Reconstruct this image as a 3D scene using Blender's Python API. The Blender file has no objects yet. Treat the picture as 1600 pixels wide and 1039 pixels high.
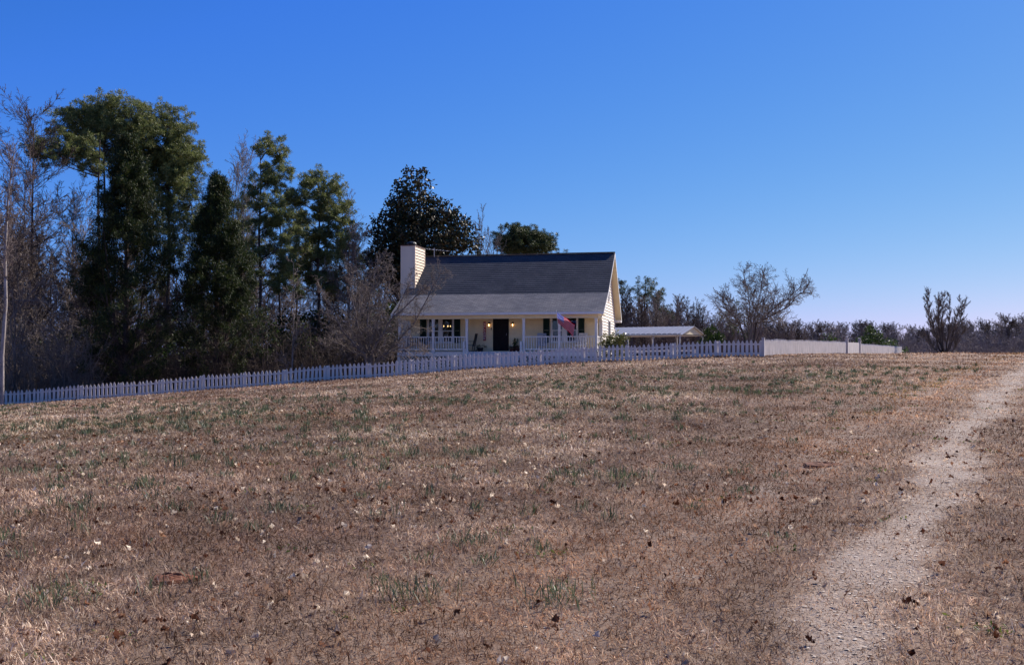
import bpy, math, random
import numpy as np
from mathutils import Vector, Matrix, Quaternion

# ------------------------------------------------------------------ basics
scene = bpy.context.scene
COL = scene.collection
R = math.radians
EYE = 1.6

def tag(o, label=None, cat=None, group=None, kind=None):
    if label: o['label'] = label
    if cat: o['category'] = cat
    if group: o['group'] = group
    if kind: o['kind'] = kind
    return o

def empty(name, loc, rz=0.0, label=None, cat=None, group=None):
    o = bpy.data.objects.new(name, None)
    o.empty_display_size = 0.3
    o.location = loc
    o.rotation_euler = (0, 0, rz)
    COL.objects.link(o)
    return tag(o, label, cat, group)

def link(name, me, mat, parent=None, loc=None, rz=None):
    o = bpy.data.objects.new(name, me)
    if mat is not None:
        me.materials.clear()
        me.materials.append(mat)
    COL.objects.link(o)
    if parent is not None: o.parent = parent
    if loc is not None: o.location = loc
    if rz is not None: o.rotation_euler = (0, 0, rz)
    return o

def copy_tree(o, parent=None):
    c = o.copy()
    COL.objects.link(c)
    c.parent = parent
    for ch in list(o.children):
        copy_tree(ch, c)
    return c

def np_mesh(name, V, F, smooth=False, uv=None):
    V = np.asarray(V, dtype=np.float32); F = np.asarray(F, dtype=np.int32)
    me = bpy.data.meshes.new(name)
    k = F.shape[1]; M = len(F)
    me.vertices.add(len(V)); me.vertices.foreach_set('co', V.ravel())
    me.loops.add(M * k); me.loops.foreach_set('vertex_index', F.ravel())
    me.polygons.add(M); me.polygons.foreach_set('loop_start', np.arange(M, dtype=np.int32) * k)
    if smooth: me.polygons.foreach_set('use_smooth', np.ones(M, dtype=bool))
    me.update(calc_edges=True)
    if uv is not None:
        l = me.uv_layers.new(name='UVMap')
        l.data.foreach_set('uv', np.asarray(uv, dtype=np.float32)[F.ravel()].ravel())
    return me

class MB:
    """collects boxes, bars and polygons into one mesh"""
    def __init__(s): s.v = []; s.f = []; s.uv = {}
    def box(s, x0, x1, y0, y1, z0, z1):
        i = len(s.v)
        s.v += [(x0,y0,z0),(x1,y0,z0),(x1,y1,z0),(x0,y1,z0),(x0,y0,z1),(x1,y0,z1),(x1,y1,z1),(x0,y1,z1)]
        s.f += [(i,i+3,i+2,i+1),(i+4,i+5,i+6,i+7),(i,i+1,i+5,i+4),(i+1,i+2,i+6,i+5),(i+2,i+3,i+7,i+6),(i+3,i,i+4,i+7)]
        return s
    def poly(s, pts, uv=None):
        i = len(s.v); s.v += [tuple(p) for p in pts]
        s.f.append(tuple(range(i, i+len(pts))))
        if uv: s.uv[len(s.f)-1] = uv
        return s
    def prism(s, pts, off):
        """extrude polygon pts by vector off"""
        i = len(s.v); n = len(pts); off = Vector(off)
        s.v += [tuple(p) for p in pts] + [tuple(Vector(p)+off) for p in pts]
        s.f.append(tuple(range(i+n-1, i-1, -1))); s.f.append(tuple(range(i+n, i+2*n)))
        for k in range(n):
            s.f.append((i+k, i+(k+1)%n, i+n+(k+1)%n, i+n+k))
        return s
    def bar(s, a, b, w, h=None, up=(0,0,1)):
        a = Vector(a); b = Vector(b); h = h or w
        d = (b-a).normalized(); up = Vector(up)
        if abs(d.dot(up)) > .98: up = Vector((0,1,0))
        x = d.cross(up).normalized(); y = x.cross(d)
        c = [x*(-w/2)+y*(-h/2), x*(w/2)+y*(-h/2), x*(w/2)+y*(h/2), x*(-w/2)+y*(h/2)]
        i = len(s.v)
        s.v += [tuple(a+k) for k in c] + [tuple(b+k) for k in c]
        s.f += [(i+3,i+2,i+1,i),(i+4,i+5,i+6,i+7)] + [(i+k,i+(k+1)%4,i+4+(k+1)%4,i+4+k) for k in range(4)]
        return s
    def tube(s, pts, rad, n=8, cap=True):
        pts = [Vector(p) for p in pts]
        if not hasattr(rad, '__len__'): rad = [rad]*len(pts)
        base = len(s.v)
        for j, p in enumerate(pts):
            d = (pts[min(j+1,len(pts)-1)] - pts[max(j-1,0)]).normalized()
            up = Vector((0,0,1)) if abs(d.z) < .95 else Vector((0,1,0))
            x = d.cross(up).normalized(); y = x.cross(d)
            for k in range(n):
                a = 2*math.pi*k/n
                s.v.append(tuple(p + (x*math.cos(a)+y*math.sin(a))*rad[j]))
        for j in range(len(pts)-1):
            for k in range(n):
                a = base+j*n+k; b = base+j*n+(k+1)%n
                s.f.append((a, b, b+n, a+n))
        if cap:
            s.f.append(tuple(base+k for k in range(n-1,-1,-1)))
            s.f.append(tuple(base+(len(pts)-1)*n+k for k in range(n)))
        return s
    def lathe(s, prof, c=(0,0,0), n=16):
        base = len(s.v)
        for r, z in prof:
            for k in range(n):
                a = 2*math.pi*k/n
                s.v.append((c[0]+r*math.cos(a), c[1]+r*math.sin(a), c[2]+z))
        for j in range(len(prof)-1):
            for k in range(n):
                a = base+j*n+k; b = base+j*n+(k+1)%n
                s.f.append((a, b, b+n, a+n))
        s.f.append(tuple(base+k for k in range(n-1,-1,-1)))
        s.f.append(tuple(base+(len(prof)-1)*n+k for k in range(n)))
        return s
    def mesh(s, name):
        me = bpy.data.meshes.new(name); me.from_pydata(s.v, [], s.f)
        if s.uv:
            l = me.uv_layers.new(name='UVMap')
            for fi, uv in s.uv.items():
                for li, c in zip(me.polygons[fi].loop_indices, uv): l.data[li].uv = c
        me.update()
        return me
    def build(s, name, mat, parent=None, loc=None, rz=None):
        return link(name, s.mesh(name), mat, parent, loc, rz)

# ------------------------------------------------------------------ materials
def newmat(name):
    m = bpy.data.materials.new(name); m.use_nodes = True
    nt = m.node_tree; nt.nodes.clear()
    out = nt.nodes.new('ShaderNodeOutputMaterial')
    return m, nt, out
def nd(nt, t, **k):
    n = nt.nodes.new(t)
    for a, b in k.items():
        if a.startswith('i_'):
            n.inputs[a[2:].replace('_', ' ')].default_value = b
        else: setattr(n, a, b)
    return n
def ramp(nt, fac, stops, interp='LINEAR'):
    r = nt.nodes.new('ShaderNodeValToRGB'); cr = r.color_ramp; cr.interpolation = interp
    while len(cr.elements) < len(stops): cr.elements.new(.5)
    for e, (p, c) in zip(cr.elements, stops):
        e.position = p; e.color = (*c, 1) if len(c) == 3 else c
    nt.links.new(fac, r.inputs[0]); return r.outputs[0]
def mixc(nt, fac, a, b, mode='MIX'):
    m = nt.nodes.new('ShaderNodeMix'); m.data_type = 'RGBA'; m.blend_type = mode
    for sock, val in ((m.inputs[0], fac), (m.inputs[6], a), (m.inputs[7], b)):
        if hasattr(val, 'links') or isinstance(val, bpy.types.NodeSocket): nt.links.new(val, sock)
        elif isinstance(val, (int, float)): sock.default_value = val
        else: sock.default_value = (*val, 1)
    return m.outputs[2]
def mth(nt, op, a, b=None, c=None, clamp=False):
    m = nt.nodes.new('ShaderNodeMath'); m.operation = op; m.use_clamp = clamp
    for i, v in enumerate((a, b, c)):
        if v is None: continue
        if isinstance(v, bpy.types.NodeSocket): nt.links.new(v, m.inputs[i])
        else: m.inputs[i].default_value = v
    return m.outputs[0]
def noise(nt, scale, detail=4, vec=None, rough=.55, dist=0.0):
    n = nd(nt, 'ShaderNodeTexNoise'); n.inputs['Scale'].default_value = scale
    n.inputs['Detail'].default_value = detail; n.inputs['Roughness'].default_value = rough
    n.inputs['Distortion'].default_value = dist
    if vec is not None: nt.links.new(vec, n.inputs['Vector'])
    return n.outputs[0]
def objco(nt): return nd(nt, 'ShaderNodeTexCoord').outputs['Object']
def wpos(nt): return nd(nt, 'ShaderNodeNewGeometry').outputs['Position']
def scaled(nt, vec, s):
    m = nd(nt, 'ShaderNodeMapping'); m.inputs['Scale'].default_value = s; nt.links.new(vec, m.inputs[0]); return m.outputs[0]
def bsdf(nt, out, col, rough=.7, spec=.3, bump=None, bstr=.3, bdist=.02, metal=0):
    b = nd(nt, 'ShaderNodeBsdfPrincipled')
    if isinstance(col, bpy.types.NodeSocket): nt.links.new(col, b.inputs['Base Color'])
    else: b.inputs['Base Color'].default_value = (*col, 1)
    if isinstance(rough, bpy.types.NodeSocket): nt.links.new(rough, b.inputs['Roughness'])
    else: b.inputs['Roughness'].default_value = rough
    b.inputs['Specular IOR Level'].default_value = spec
    b.inputs['Metallic'].default_value = metal
    if bump is not None:
        bp = nd(nt, 'ShaderNodeBump'); bp.inputs['Strength'].default_value = bstr; bp.inputs['Distance'].default_value = bdist
        nt.links.new(bump, bp.inputs['Height']); nt.links.new(bp.outputs[0], b.inputs['Normal'])
    nt.links.new(b.outputs[0], out.inputs[0]); return b

def m_paint(name, c, var=.12, scale=6, rough=.55, streak=True):
    m, nt, out = newmat(name); p = objco(nt)
    n = noise(nt, scale, 5, scaled(nt, p, (1, 1, .25) if streak else (1, 1, 1)))
    f = noise(nt, scale*9, 3, p)
    a = tuple(x*(1-var) for x in c); b = tuple(min(1, x*(1+var*.5)) for x in c)
    col = ramp(nt, n, [(.3, a), (.65, b)])
    col = mixc(nt, .12, col, ramp(nt, f, [(.3, tuple(x*.6 for x in c)), (.7, c)]))
    bsdf(nt, out, col, rough, .35, f, .12, .004); return m

def m_bark(name, c1, c2, scale=9):
    m, nt, out = newmat(name); p = objco(nt)
    n = noise(nt, scale, 6, scaled(nt, p, (1, 1, .2)), .65)
    bsdf(nt, out, ramp(nt, n, [(.3, c1), (.68, c2)]), .9, .15, n, .8, .03); return m

def m_leaf(name, stops, rough=.55, trans=.25, spec=.3, back=None):
    m, nt, out = newmat(name)
    g = nd(nt, 'ShaderNodeNewGeometry')
    col = ramp(nt, g.outputs['Random Per Island'], stops)
    n = noise(nt, .5, 2, wpos(nt))
    col = mixc(nt, .55, col, mixc(nt, 1.0, col, ramp(nt, n, [(.35, (.55,.55,.5)), (.65, (1.25,1.2,1.05))]), 'MULTIPLY'))
    if back: col = mixc(nt, g.outputs['Backfacing'], col, back)
    b = nd(nt, 'ShaderNodeBsdfPrincipled'); nt.links.new(col, b.inputs['Base Color'])
    b.inputs['Roughness'].default_value = rough; b.inputs['Specular IOR Level'].default_value = spec
    t = nd(nt, 'ShaderNodeBsdfTranslucent'); nt.links.new(col, t.inputs[0])
    mx = nd(nt, 'ShaderNodeMixShader'); mx.inputs[0].default_value = trans
    nt.links.new(b.outputs[0], mx.inputs[1]); nt.links.new(t.outputs[0], mx.inputs[2])
    nt.links.new(mx.outputs[0], out.inputs[0]); return m

def m_emit(name, c, s):
    m, nt, out = newmat(name); e = nd(nt, 'ShaderNodeEmission'); e.inputs[0].default_value = (*c, 1); e.inputs[1].default_value = s
    nt.links.new(e.outputs[0], out.inputs[0]); return m

def m_shingle(name, c1, c2, c3, row, w):
    m, nt, out = newmat(name)
    uv = nd(nt, 'ShaderNodeTexCoord').outputs['UV']
    br = nd(nt, 'ShaderNodeTexBrick'); nt.links.new(uv, br.inputs[0])
    br.inputs['Scale'].default_value = 1; br.inputs['Brick Width'].default_value = w; br.inputs['Row Height'].default_value = row
    br.inputs['Mortar Size'].default_value = .012; br.inputs['Color1'].default_value = (*c1, 1); br.inputs['Color2'].default_value = (*c2, 1)
    br.inputs['Mortar'].default_value = (*c3, 1); br.offset = .5; br.inputs['Bias'].default_value = -.1
    p = objco(nt); n = noise(nt, .7, 4, p); f = noise(nt, 60, 2, p)
    col = mixc(nt, .8, br.outputs[0], mixc(nt, 1.0, br.outputs[0], ramp(nt, n, [(.3, (.7,.72,.8)), (.7, (1.25,1.2,1.15))]), 'MULTIPLY'))
    col = mixc(nt, .5, col, mixc(nt, 1.0, col, ramp(nt, f, [(.35, (.45,.45,.45)), (.65, (1.5,1.5,1.5))]), 'MULTIPLY'))
    bsdf(nt, out, col, .92, .2, f, .3, .01); return m

M = {}
M['siding']   = m_paint('cream_siding', (.82,.67,.42), .07, 2.5)
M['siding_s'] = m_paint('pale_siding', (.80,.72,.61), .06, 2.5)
M['white']    = m_paint('white_trim_paint', (.76,.72,.68), .08, 5)
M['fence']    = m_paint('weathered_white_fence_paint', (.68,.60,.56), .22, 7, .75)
M['fence_shaded']= m_paint('shaded_board_paint', (.50,.45,.44), .3, 5, .8)  # fence paint darkened to stand for the weak grazing sun on this run
M['soffit']   = m_paint('cream_soffit_paint', (.80,.66,.40), .05, 2)
M['shutter']  = m_paint('dark_green_shutter_paint', (.012,.03,.022), .3, 8, .45)
M['door']     = m_paint('dark_door_paint', (.010,.007,.009), .3, 8, .9)
M['dark']     = m_paint('dark_stained_wood', (.03,.024,.022), .3, 9, .6)
M['interior'] = m_paint('unlit_room_paint', (.10,.085,.07), .2, 3, .8)
M['blueseat'] = m_paint('grey_blue_chair_paint', (.36,.38,.46), .15, 9)
M['chimney'] = m_paint('chimney_siding', (.78,.62,.46), .06, 2.5)
M['block']    = m_paint('foundation_block', (.30,.27,.25), .3, 6, .9)
M['metal']    = m_paint('galvanised_metal', (.50,.50,.53), .15, 4, .5)
M['tan']      = m_paint('tan_gable_sheet', (.62,.52,.34), .08, 3)
M['blackmetal'] = m_paint('black_metal', (.015,.014,.015), .2, 9, .45)
M['cap']      = m_paint('rusty_brown_flashing', (.10,.045,.035), .3, 8, .6)
M['terracotta'] = m_paint('clay_pot', (.12,.04,.028), .25, 10, .8)
M['red']      = m_paint('red_sign_paint', (.30,.02,.03), .15, 9)
M['roof_main']  = m_shingle('dark_slate_shingles', (.052,.057,.07), (.075,.077,.09), (.04,.04,.05), .235, .33)
M['roof_porch'] = m_shingle('grey_porch_shingles', (.19,.18,.185), (.27,.255,.255), (.12,.115,.12), .15, .3)
M['bulb']     = m_emit('warm_lamp_bulb', (1,.55,.22), 5)
M['bark_pine']= m_bark('pine_bark', (.035,.024,.02), (.13,.095,.08))
M['bark_grey']= m_bark('grey_brown_bark', (.07,.055,.05), (.24,.20,.185))
M['bark_pale']= m_bark('pale_bark', (.16,.13,.12), (.42,.37,.35), 6)
M['twig']     = m_bark('twig_bark', (.10,.078,.065), (.28,.225,.195), 3)
M['twig_red'] = m_bark('reddish_twig_bark', (.09,.065,.06), (.22,.17,.16), .6)
M['twig_dark']= m_bark('dark_twig_bark', (.035,.025,.021), (.12,.088,.073), 3)
M['twig_haze'] = m_bark('haze_grey_twigs', (.14,.11,.11), (.34,.28,.27), .4)  # distance haze put into the twig colour, lighter and greyer
M['needle']   = m_leaf('pine_needles', [(0,(.055,.07,.02)),(.5,(.16,.19,.06)),(.85,(.27,.30,.11)),(1,(.30,.25,.11))], .5, .35)
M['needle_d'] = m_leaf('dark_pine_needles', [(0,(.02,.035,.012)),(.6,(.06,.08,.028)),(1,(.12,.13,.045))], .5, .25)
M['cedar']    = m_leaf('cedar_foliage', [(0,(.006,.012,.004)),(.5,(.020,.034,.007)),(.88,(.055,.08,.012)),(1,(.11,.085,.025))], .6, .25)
M['magnolia'] = m_leaf('glossy_magnolia_leaves', [(0,(.012,.020,.010)),(.6,(.028,.042,.018)),(1,(.06,.06,.025))], .5, .08, .25, (.075,.055,.025))
M['shrub']    = m_leaf('shrub_leaves', [(0,(.05,.06,.02)),(.5,(.14,.15,.04)),(1,(.30,.28,.10))], .35, .3, .5)
M['shrub_g']  = m_leaf('green_bush_leaves', [(0,(.015,.035,.008)),(.6,(.045,.085,.015)),(1,(.10,.14,.03))], .5, .3)
M['brownleaf']= m_leaf('clinging_brown_leaves', [(0,(.08,.05,.035)),(.6,(.18,.12,.08)),(1,(.28,.20,.14))], .7, .3)

# glass: mostly see-through, mirror-like at grazing angles
m, nt, out = newmat('window_glass')
tr = nd(nt, 'ShaderNodeBsdfTransparent'); tr.inputs[0].default_value = (.55,.6,.62,1)
gl = nd(nt, 'ShaderNodeBsdfGlossy'); gl.inputs['Roughness'].default_value = .03; gl.inputs[0].default_value = (.8,.85,.9,1)
lw = nd(nt, 'ShaderNodeLayerWeight'); lw.inputs[0].default_value = .25
mx = nd(nt, 'ShaderNodeMixShader'); nt.links.new(mth(nt, 'ADD', lw.outputs[0], .03), mx.inputs[0])
nt.links.new(tr.outputs[0], mx.inputs[1]); nt.links.new(gl.outputs[0], mx.inputs[2]); nt.links.new(mx.outputs[0], out.inputs[0])
M['glass'] = m

# ------------------------------------------------------------------ ground
HT = [(-400,-9),(-120,-5),(-60,-2.7),(-30,-1.25),(-18.3,-.36),(-11.6,.22),(-6.4,.58),(0,1.14),(4.7,1.37),(9,1.6),(13.7,1.75),(28,1.86),(60,1.95),(120,1.7),(400,0)]
HX = np.array([a for a, b in HT], float); HZt = np.array([b for a, b in HT], float)
def sstep(t): t = np.clip(t, 0, 1); return t*t*(3-2*t)
def ground(X, Y):
    X = np.asarray(X, float); Y = np.asarray(Y, float)
    h = (np.interp(X-3, HX, HZt)+np.interp(X-1.5, HX, HZt)+np.interp(X, HX, HZt)+np.interp(X+1.5, HX, HZt)+np.interp(X+3, HX, HZt))/5
    s = np.clip(Y/57, -1, 1)
    z = h*s + .12*sstep((Y-55)/30)*sstep((X+10)/20)
    z = z - 6*sstep((Y-125)/140) - .8*sstep((Y-60)/40)*sstep((-X-5)/10)*0
    z = z + .035*np.sin(X*.9+.3*Y)*np.sin(Y*.55+1.3)*sstep(Y/6)*sstep((60-Y)/5+1) + .02*np.sin(X*2.3+1)*np.sin(Y*1.9)
    return z
def gz(x, y): return float(ground(x, y))
TY = [-10, 0, 5.3, 13.4, 28, 42, 60, 80]; TX = [-5, -.7, 1.85, 5.75, 13.6, 21.5, 32, 44]
def track_d(X, Y):
    c = np.interp(Y, TY, TX); c = c + .12*np.sin(Y*.7)
    return (X - c)*.9
def wob(X, Y, f=1.0):
    return np.sin(X*1.3*f+2.1*np.sin(Y*.7*f))*np.sin(Y*1.1*f+1.7*np.sin(X*.9*f))
def masks(X, Y):
    d = track_d(X, Y)+.10
    w = wob(X, Y, 1.6)*.14 + wob(X, Y, 4.1)*.09
    yy = np.clip(Y, 0, 70)
    pale = (1 - sstep((np.abs(d+w) - .11)/(.33+.011*yy)))*(.82+.18*wob(X, Y, 2.3))
    pale = np.maximum(pale, .45*(1-sstep((np.abs(d+1.5+w)-.1)/.45))*(.6+.4*wob(X, Y, 1.9)))
    tan = (1-sstep((np.abs(d+.9+1.5*w)-1.2-.05*yy)/(.9+.06*yy)))*(.7+.3*sstep((Y-6)/25))*(1-sstep((Y-100)/20))
    tan = np.maximum(tan, .8*sstep((Y-44)/14)*(1-sstep((Y-62)/60))*(.6+.4*wob(X, Y, .3))*sstep((X-9)/10))
    rust = (1 - sstep((np.abs(d+1.7+w)-.4)/.8))*(.75+.25*wob(X, Y, .7))
    green = sstep((d-1.3)/.8)*(.65+.35*wob(X, Y, .8)) + .6*sstep((.5-np.abs(d+2.0))/.6)*sstep((Y-12)/20)
    gband = np.exp(-((Y-(27+7*np.sin(X*.15)))/11)**2)*(.55+.45*wob(X, Y, .35))*(d < -2)
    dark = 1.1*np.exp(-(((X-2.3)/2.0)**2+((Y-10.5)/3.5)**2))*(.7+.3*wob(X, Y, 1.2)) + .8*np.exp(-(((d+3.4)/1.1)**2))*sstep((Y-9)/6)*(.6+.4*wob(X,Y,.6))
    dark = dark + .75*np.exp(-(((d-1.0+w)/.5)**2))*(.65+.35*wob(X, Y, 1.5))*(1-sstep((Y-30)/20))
    return pale, np.clip(rust, 0, 1), np.clip(green, 0, 1), np.clip(gband, 0, 1), np.clip(dark, 0, 1), np.clip(tan, 0, 1)

gx = np.concatenate([np.linspace(-700,-70,22), np.arange(-64,-12,1.0), np.arange(-12,24,.3), np.arange(24,70,1.0), np.linspace(75,700,22)])
gy = np.concatenate([np.linspace(-60,-6,12), np.arange(-4,46,.3), np.arange(46,130,1.2), np.linspace(134,900,34)])
GX, GY = np.meshgrid(gx, gy); GZ = ground(GX, GY)
V = np.stack([GX.ravel(), GY.ravel(), GZ.ravel()], 1)
nx, ny = len(gx), len(gy)
ii, jj = np.meshgrid(np.arange(nx-1), np.arange(ny-1)); a = (jj*nx+ii).ravel()
F = np.stack([a, a+1, a+nx+1, a+nx], 1)
me = np_mesh('field', V, F, smooth=True)
mk = masks(V[:,0], V[:,1])
thatch_shade = (1-sstep((V[:,1]-40)/22))*(1-mk[0])   # ground colour darkened for the deep shade under the standing blades
for nm, arr in zip(('pale','rust','green','gband','darkp','tan','thatch_shade'), (*mk, thatch_shade)):
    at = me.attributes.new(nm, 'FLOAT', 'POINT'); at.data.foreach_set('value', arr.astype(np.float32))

m, nt, out = newmat('dormant_grass_field')
P = wpos(nt)
def attr(n): x = nd(nt, 'ShaderNodeAttribute'); x.attribute_name = n; return x.outputs['Fac']
big = noise(nt, .13, 4, P, .6); mid = noise(nt, .9, 5, P, .6); mid2 = noise(nt, 3.2, 5, scaled(nt, P, (1,1,1)), .65); fine = noise(nt, 22, 6, P, .7); vfine = noise(nt, 90, 3, P, .7)
base = ramp(nt, fine, [(.30,(.09,.058,.045)),(.5,(.31,.215,.17)),(.68,(.52,.40,.32))])
base = mixc(nt, .5, base, ramp(nt, vfine, [(.35,(.14,.095,.075)),(.66,(.56,.44,.35))]))
base = mixc(nt, mth(nt,'MULTIPLY', ramp(nt, mid, [(.40,(0,0,0)),(.62,(1,1,1))]), .55), base, (.30,.17,.12))
base = mixc(nt, mth(nt,'MULTIPLY', ramp(nt, mid2, [(.46,(0,0,0)),(.64,(1,1,1))]), .4), base, (.40,.31,.25))
base = mixc(nt, mth(nt,'MULTIPLY', ramp(nt, big, [(.42,(0,0,0)),(.60,(1,1,1))]), .35), base, (.19,.17,.115))
gcol = ramp(nt, fine, [(.35,(.04,.05,.03)),(.65,(.14,.15,.08))])
gm = mth(nt,'MULTIPLY', attr('gband'), ramp(nt, mid2, [(.35,(0,0,0)),(.6,(1,1,1))]))
base = mixc(nt, mth(nt,'MULTIPLY', gm, .5), base, gcol)
base = mixc(nt, mth(nt,'MULTIPLY', ramp(nt, noise(nt, .3, 5, wpos(nt), .62), [(.47,(0,0,0)),(.62,(1,1,1))]), .6), base, (.17,.105,.085))
base = mixc(nt, mth(nt,'MULTIPLY', attr('rust'), .8), base, ramp(nt, fine, [(.3,(.20,.12,.08)),(.7,(.44,.31,.22))]))
base = mixc(nt, mth(nt,'MULTIPLY', mth(nt,'MULTIPLY', attr('green'), ramp(nt, mid2, [(.36,(0,0,0)),(.56,(1,1,1))])), .8), base, ramp(nt, fine, [(.3,(.07,.075,.03)),(.7,(.20,.20,.08))]))
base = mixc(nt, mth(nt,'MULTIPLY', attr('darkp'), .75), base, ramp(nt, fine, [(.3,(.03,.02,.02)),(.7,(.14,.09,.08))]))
base = mixc(nt, mth(nt,'MULTIPLY', attr('tan'), .9), base, ramp(nt, mid2, [(.35,(.26,.175,.13)),(.65,(.50,.385,.30))]))
pm = mth(nt,'ADD', attr('pale'), mth(nt,'MULTIPLY', mth(nt,'SUBTRACT', mid2, .5), 1.6))
pcol = ramp(nt, vfine, [(.32,(.21,.15,.115)),(.5,(.43,.34,.275)),(.66,(.62,.52,.45))])
pcol = mixc(nt, mth(nt,'MULTIPLY', ramp(nt, fine, [(.40,(0,0,0)),(.6,(1,1,1))]), .35), pcol, (.24,.17,.13))
base = mixc(nt, ramp(nt, pm, [(.30,(0,0,0)),(.75,(.9,.9,.9))]), base, pcol)
sy_ = nd(nt, 'ShaderNodeSeparateXYZ'); nt.links.new(P, sy_.inputs[0])
cov_ = attr('thatch_shade')
base = mixc(nt, mth(nt,'MULTIPLY', cov_, .8), base, mixc(nt, 1.0, base, (.60,.55,.52), 'MULTIPLY'))
h = mth(nt,'ADD', mth(nt,'MULTIPLY', fine, .8), mth(nt,'MULTIPLY', mid2, 1.5))
bsdf(nt, out, base, .95, .1, h, .6, .05)
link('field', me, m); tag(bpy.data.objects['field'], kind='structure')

# ------------------------------------------------------------------ vegetation tools
def WX(px, Z): return (px-800)/1600*Z
def WZ(py, Z): return EYE + (560-py)*Z/1600
def pix(px, py, Z, dz=0): return Vector((WX(px, Z), Z+dz, WZ(py, Z)))

def segs_mesh(name, segs, k=3):
    """tapered prisms from a list of (p, q, r0, r1)"""
    A = np.array([tuple(s[0]) for s in segs], float); B = np.array([tuple(s[1]) for s in segs], float)
    r0 = np.array([s[2] for s in segs]); r1 = np.array([s[3] for s in segs])
    return segs_np(name, A, B, r0, r1, k)
def segs_np(name, A, B, r0, r1, k=3):
    D = B-A; D /= np.maximum(np.linalg.norm(D, axis=1, keepdims=True), 1e-9)
    U = np.tile(np.array([[.13, .99, .05]]), (len(A), 1)); U /= np.linalg.norm(U[0])
    flat = np.abs((D*U).sum(1)) > .93; U[flat] = (0.05, .1, .99)
    X = np.cross(D, U); X /= np.linalg.norm(X, axis=1, keepdims=True); Y = np.cross(X, D)
    n = len(A); V = np.zeros((n, 2, k, 3))
    for j in range(k):
        c, s = math.cos(2*math.pi*j/k), math.sin(2*math.pi*j/k)
        o = X*c + Y*s
        V[:,0,j] = A + o*r0[:,None]; V[:,1,j] = B + o*r1[:,None]
    V = V.reshape(-1, 3); b = np.arange(n)*2*k; F = []
    for j in range(k):
        F.append(np.stack([b+j, b+(j+1)%k, b+k+(j+1)%k, b+k+j], 1))
    return np_mesh(name, V, np.concatenate(F), smooth=(k > 3))

def leaves_np(rng, C, n, rad, L, W, flat=1.0, updir=None, shape='diamond'):
    """n leaf faces round each centre in C; rad (rx,ry,rz)"""
    C = np.repeat(np.asarray(C, float), n, 0); N = len(C)
    q = rng.normal(size=(N, 3)); q /= np.linalg.norm(q, axis=1, keepdims=True)
    q *= (rng.random((N, 1))**.45)
    P = C + q*np.asarray(rad)
    d = rng.normal(size=(N, 3))
    if updir is not None: d = d + np.asarray(updir)
    d /= np.linalg.norm(d, axis=1, keepdims=True)
    e = rng.normal(size=(N, 3)); e = np.cross(d, e); e /= np.linalg.norm(e, axis=1, keepdims=True)
    l = (L*(.6+.8*rng.random((N, 1)))); w = W*(.6+.8*rng.random((N, 1)))
    V = np.stack([P, P+d*l*.5+e*w*.5, P+d*l, P+d*l*.5-e*w*.5], 1).reshape(-1, 3)
    b = np.arange(N)*4
    return V, np.stack([b, b+1, b+2, b+3], 1)
def bursts_np(rng, C, n, rad, L, W, k=6, updir=(0,0,.5)):
    """needle bursts: k thin triangles radiating from each of n points round each centre"""
    C = np.repeat(np.asarray(C, float), n, 0); N = len(C)
    q = rng.normal(size=(N, 3)); q /= np.linalg.norm(q, axis=1, keepdims=True); q *= rng.random((N, 1))**.4
    P = np.repeat(C + q*np.asarray(rad), k, 0); q = np.repeat(q, k, 0); N *= k
    d = rng.normal(size=(N, 3)) + np.asarray(updir) + q*.6; d /= np.linalg.norm(d, axis=1, keepdims=True)
    e = np.cross(d, rng.normal(size=(N, 3))); e /= np.linalg.norm(e, axis=1, keepdims=True)
    l = L*(.7+.6*rng.random((N, 1)))
    V = np.stack([P+e*W*.25, P+d*l*.6+e*W*.5, P+d*l, P+d*l*.6-e*W*.5], 1).reshape(-1, 3)
    b = np.arange(N)*4
    return V, np.stack([b, b+1, b+2, b+3], 1)

def rotd(rnd, d, ang):
    ax = d.orthogonal().normalized(); ax.rotate(Quaternion(d, rnd.uniform(0, 2*math.pi)))
    v = d.copy(); v.rotate(Quaternion(ax, ang)); return v
def grow(rnd, p, d, L, r, lvl, Q, out):
    n = Q['seg'][lvl]; step = L/n; r1 = r
    for i in range(n):
        d = (d + Vector((rnd.gauss(0,1), rnd.gauss(0,1), rnd.gauss(0,1)))*Q['wob'][lvl] + Vector((0,0,Q['up'][lvl]))).normalized()
        q = p + d*step
        if 'bound' in Q and not Q['bound'](q): return
        r2 = max(Q['rmin'], r*(1-(i+1)/n*Q['tap'][lvl]))
        out.append((p.copy(), q.copy(), r1, r2, lvl))
        p = q; r1 = r2; fr = (i+1)/n
        if lvl < Q['max'] and fr >= Q['start'][lvl]:
            kk = Q['kids'][lvl]/max(1, n*(1-Q['start'][lvl])); c = int(kk) + (rnd.random() < kk-int(kk))
            for _ in range(c):
                nd_ = rotd(rnd, d, R(rnd.gauss(Q['ang'][lvl], 9)))
                LL = L*Q['lr'][lvl]*(1-Q['fall'][lvl]*fr)*rnd.uniform(.65, 1.15)
                grow(rnd, p - d*step*rnd.random(), nd_, LL, max(Q['rmin'], r2*Q['rr'][lvl]), lvl+1, Q, out)
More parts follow.
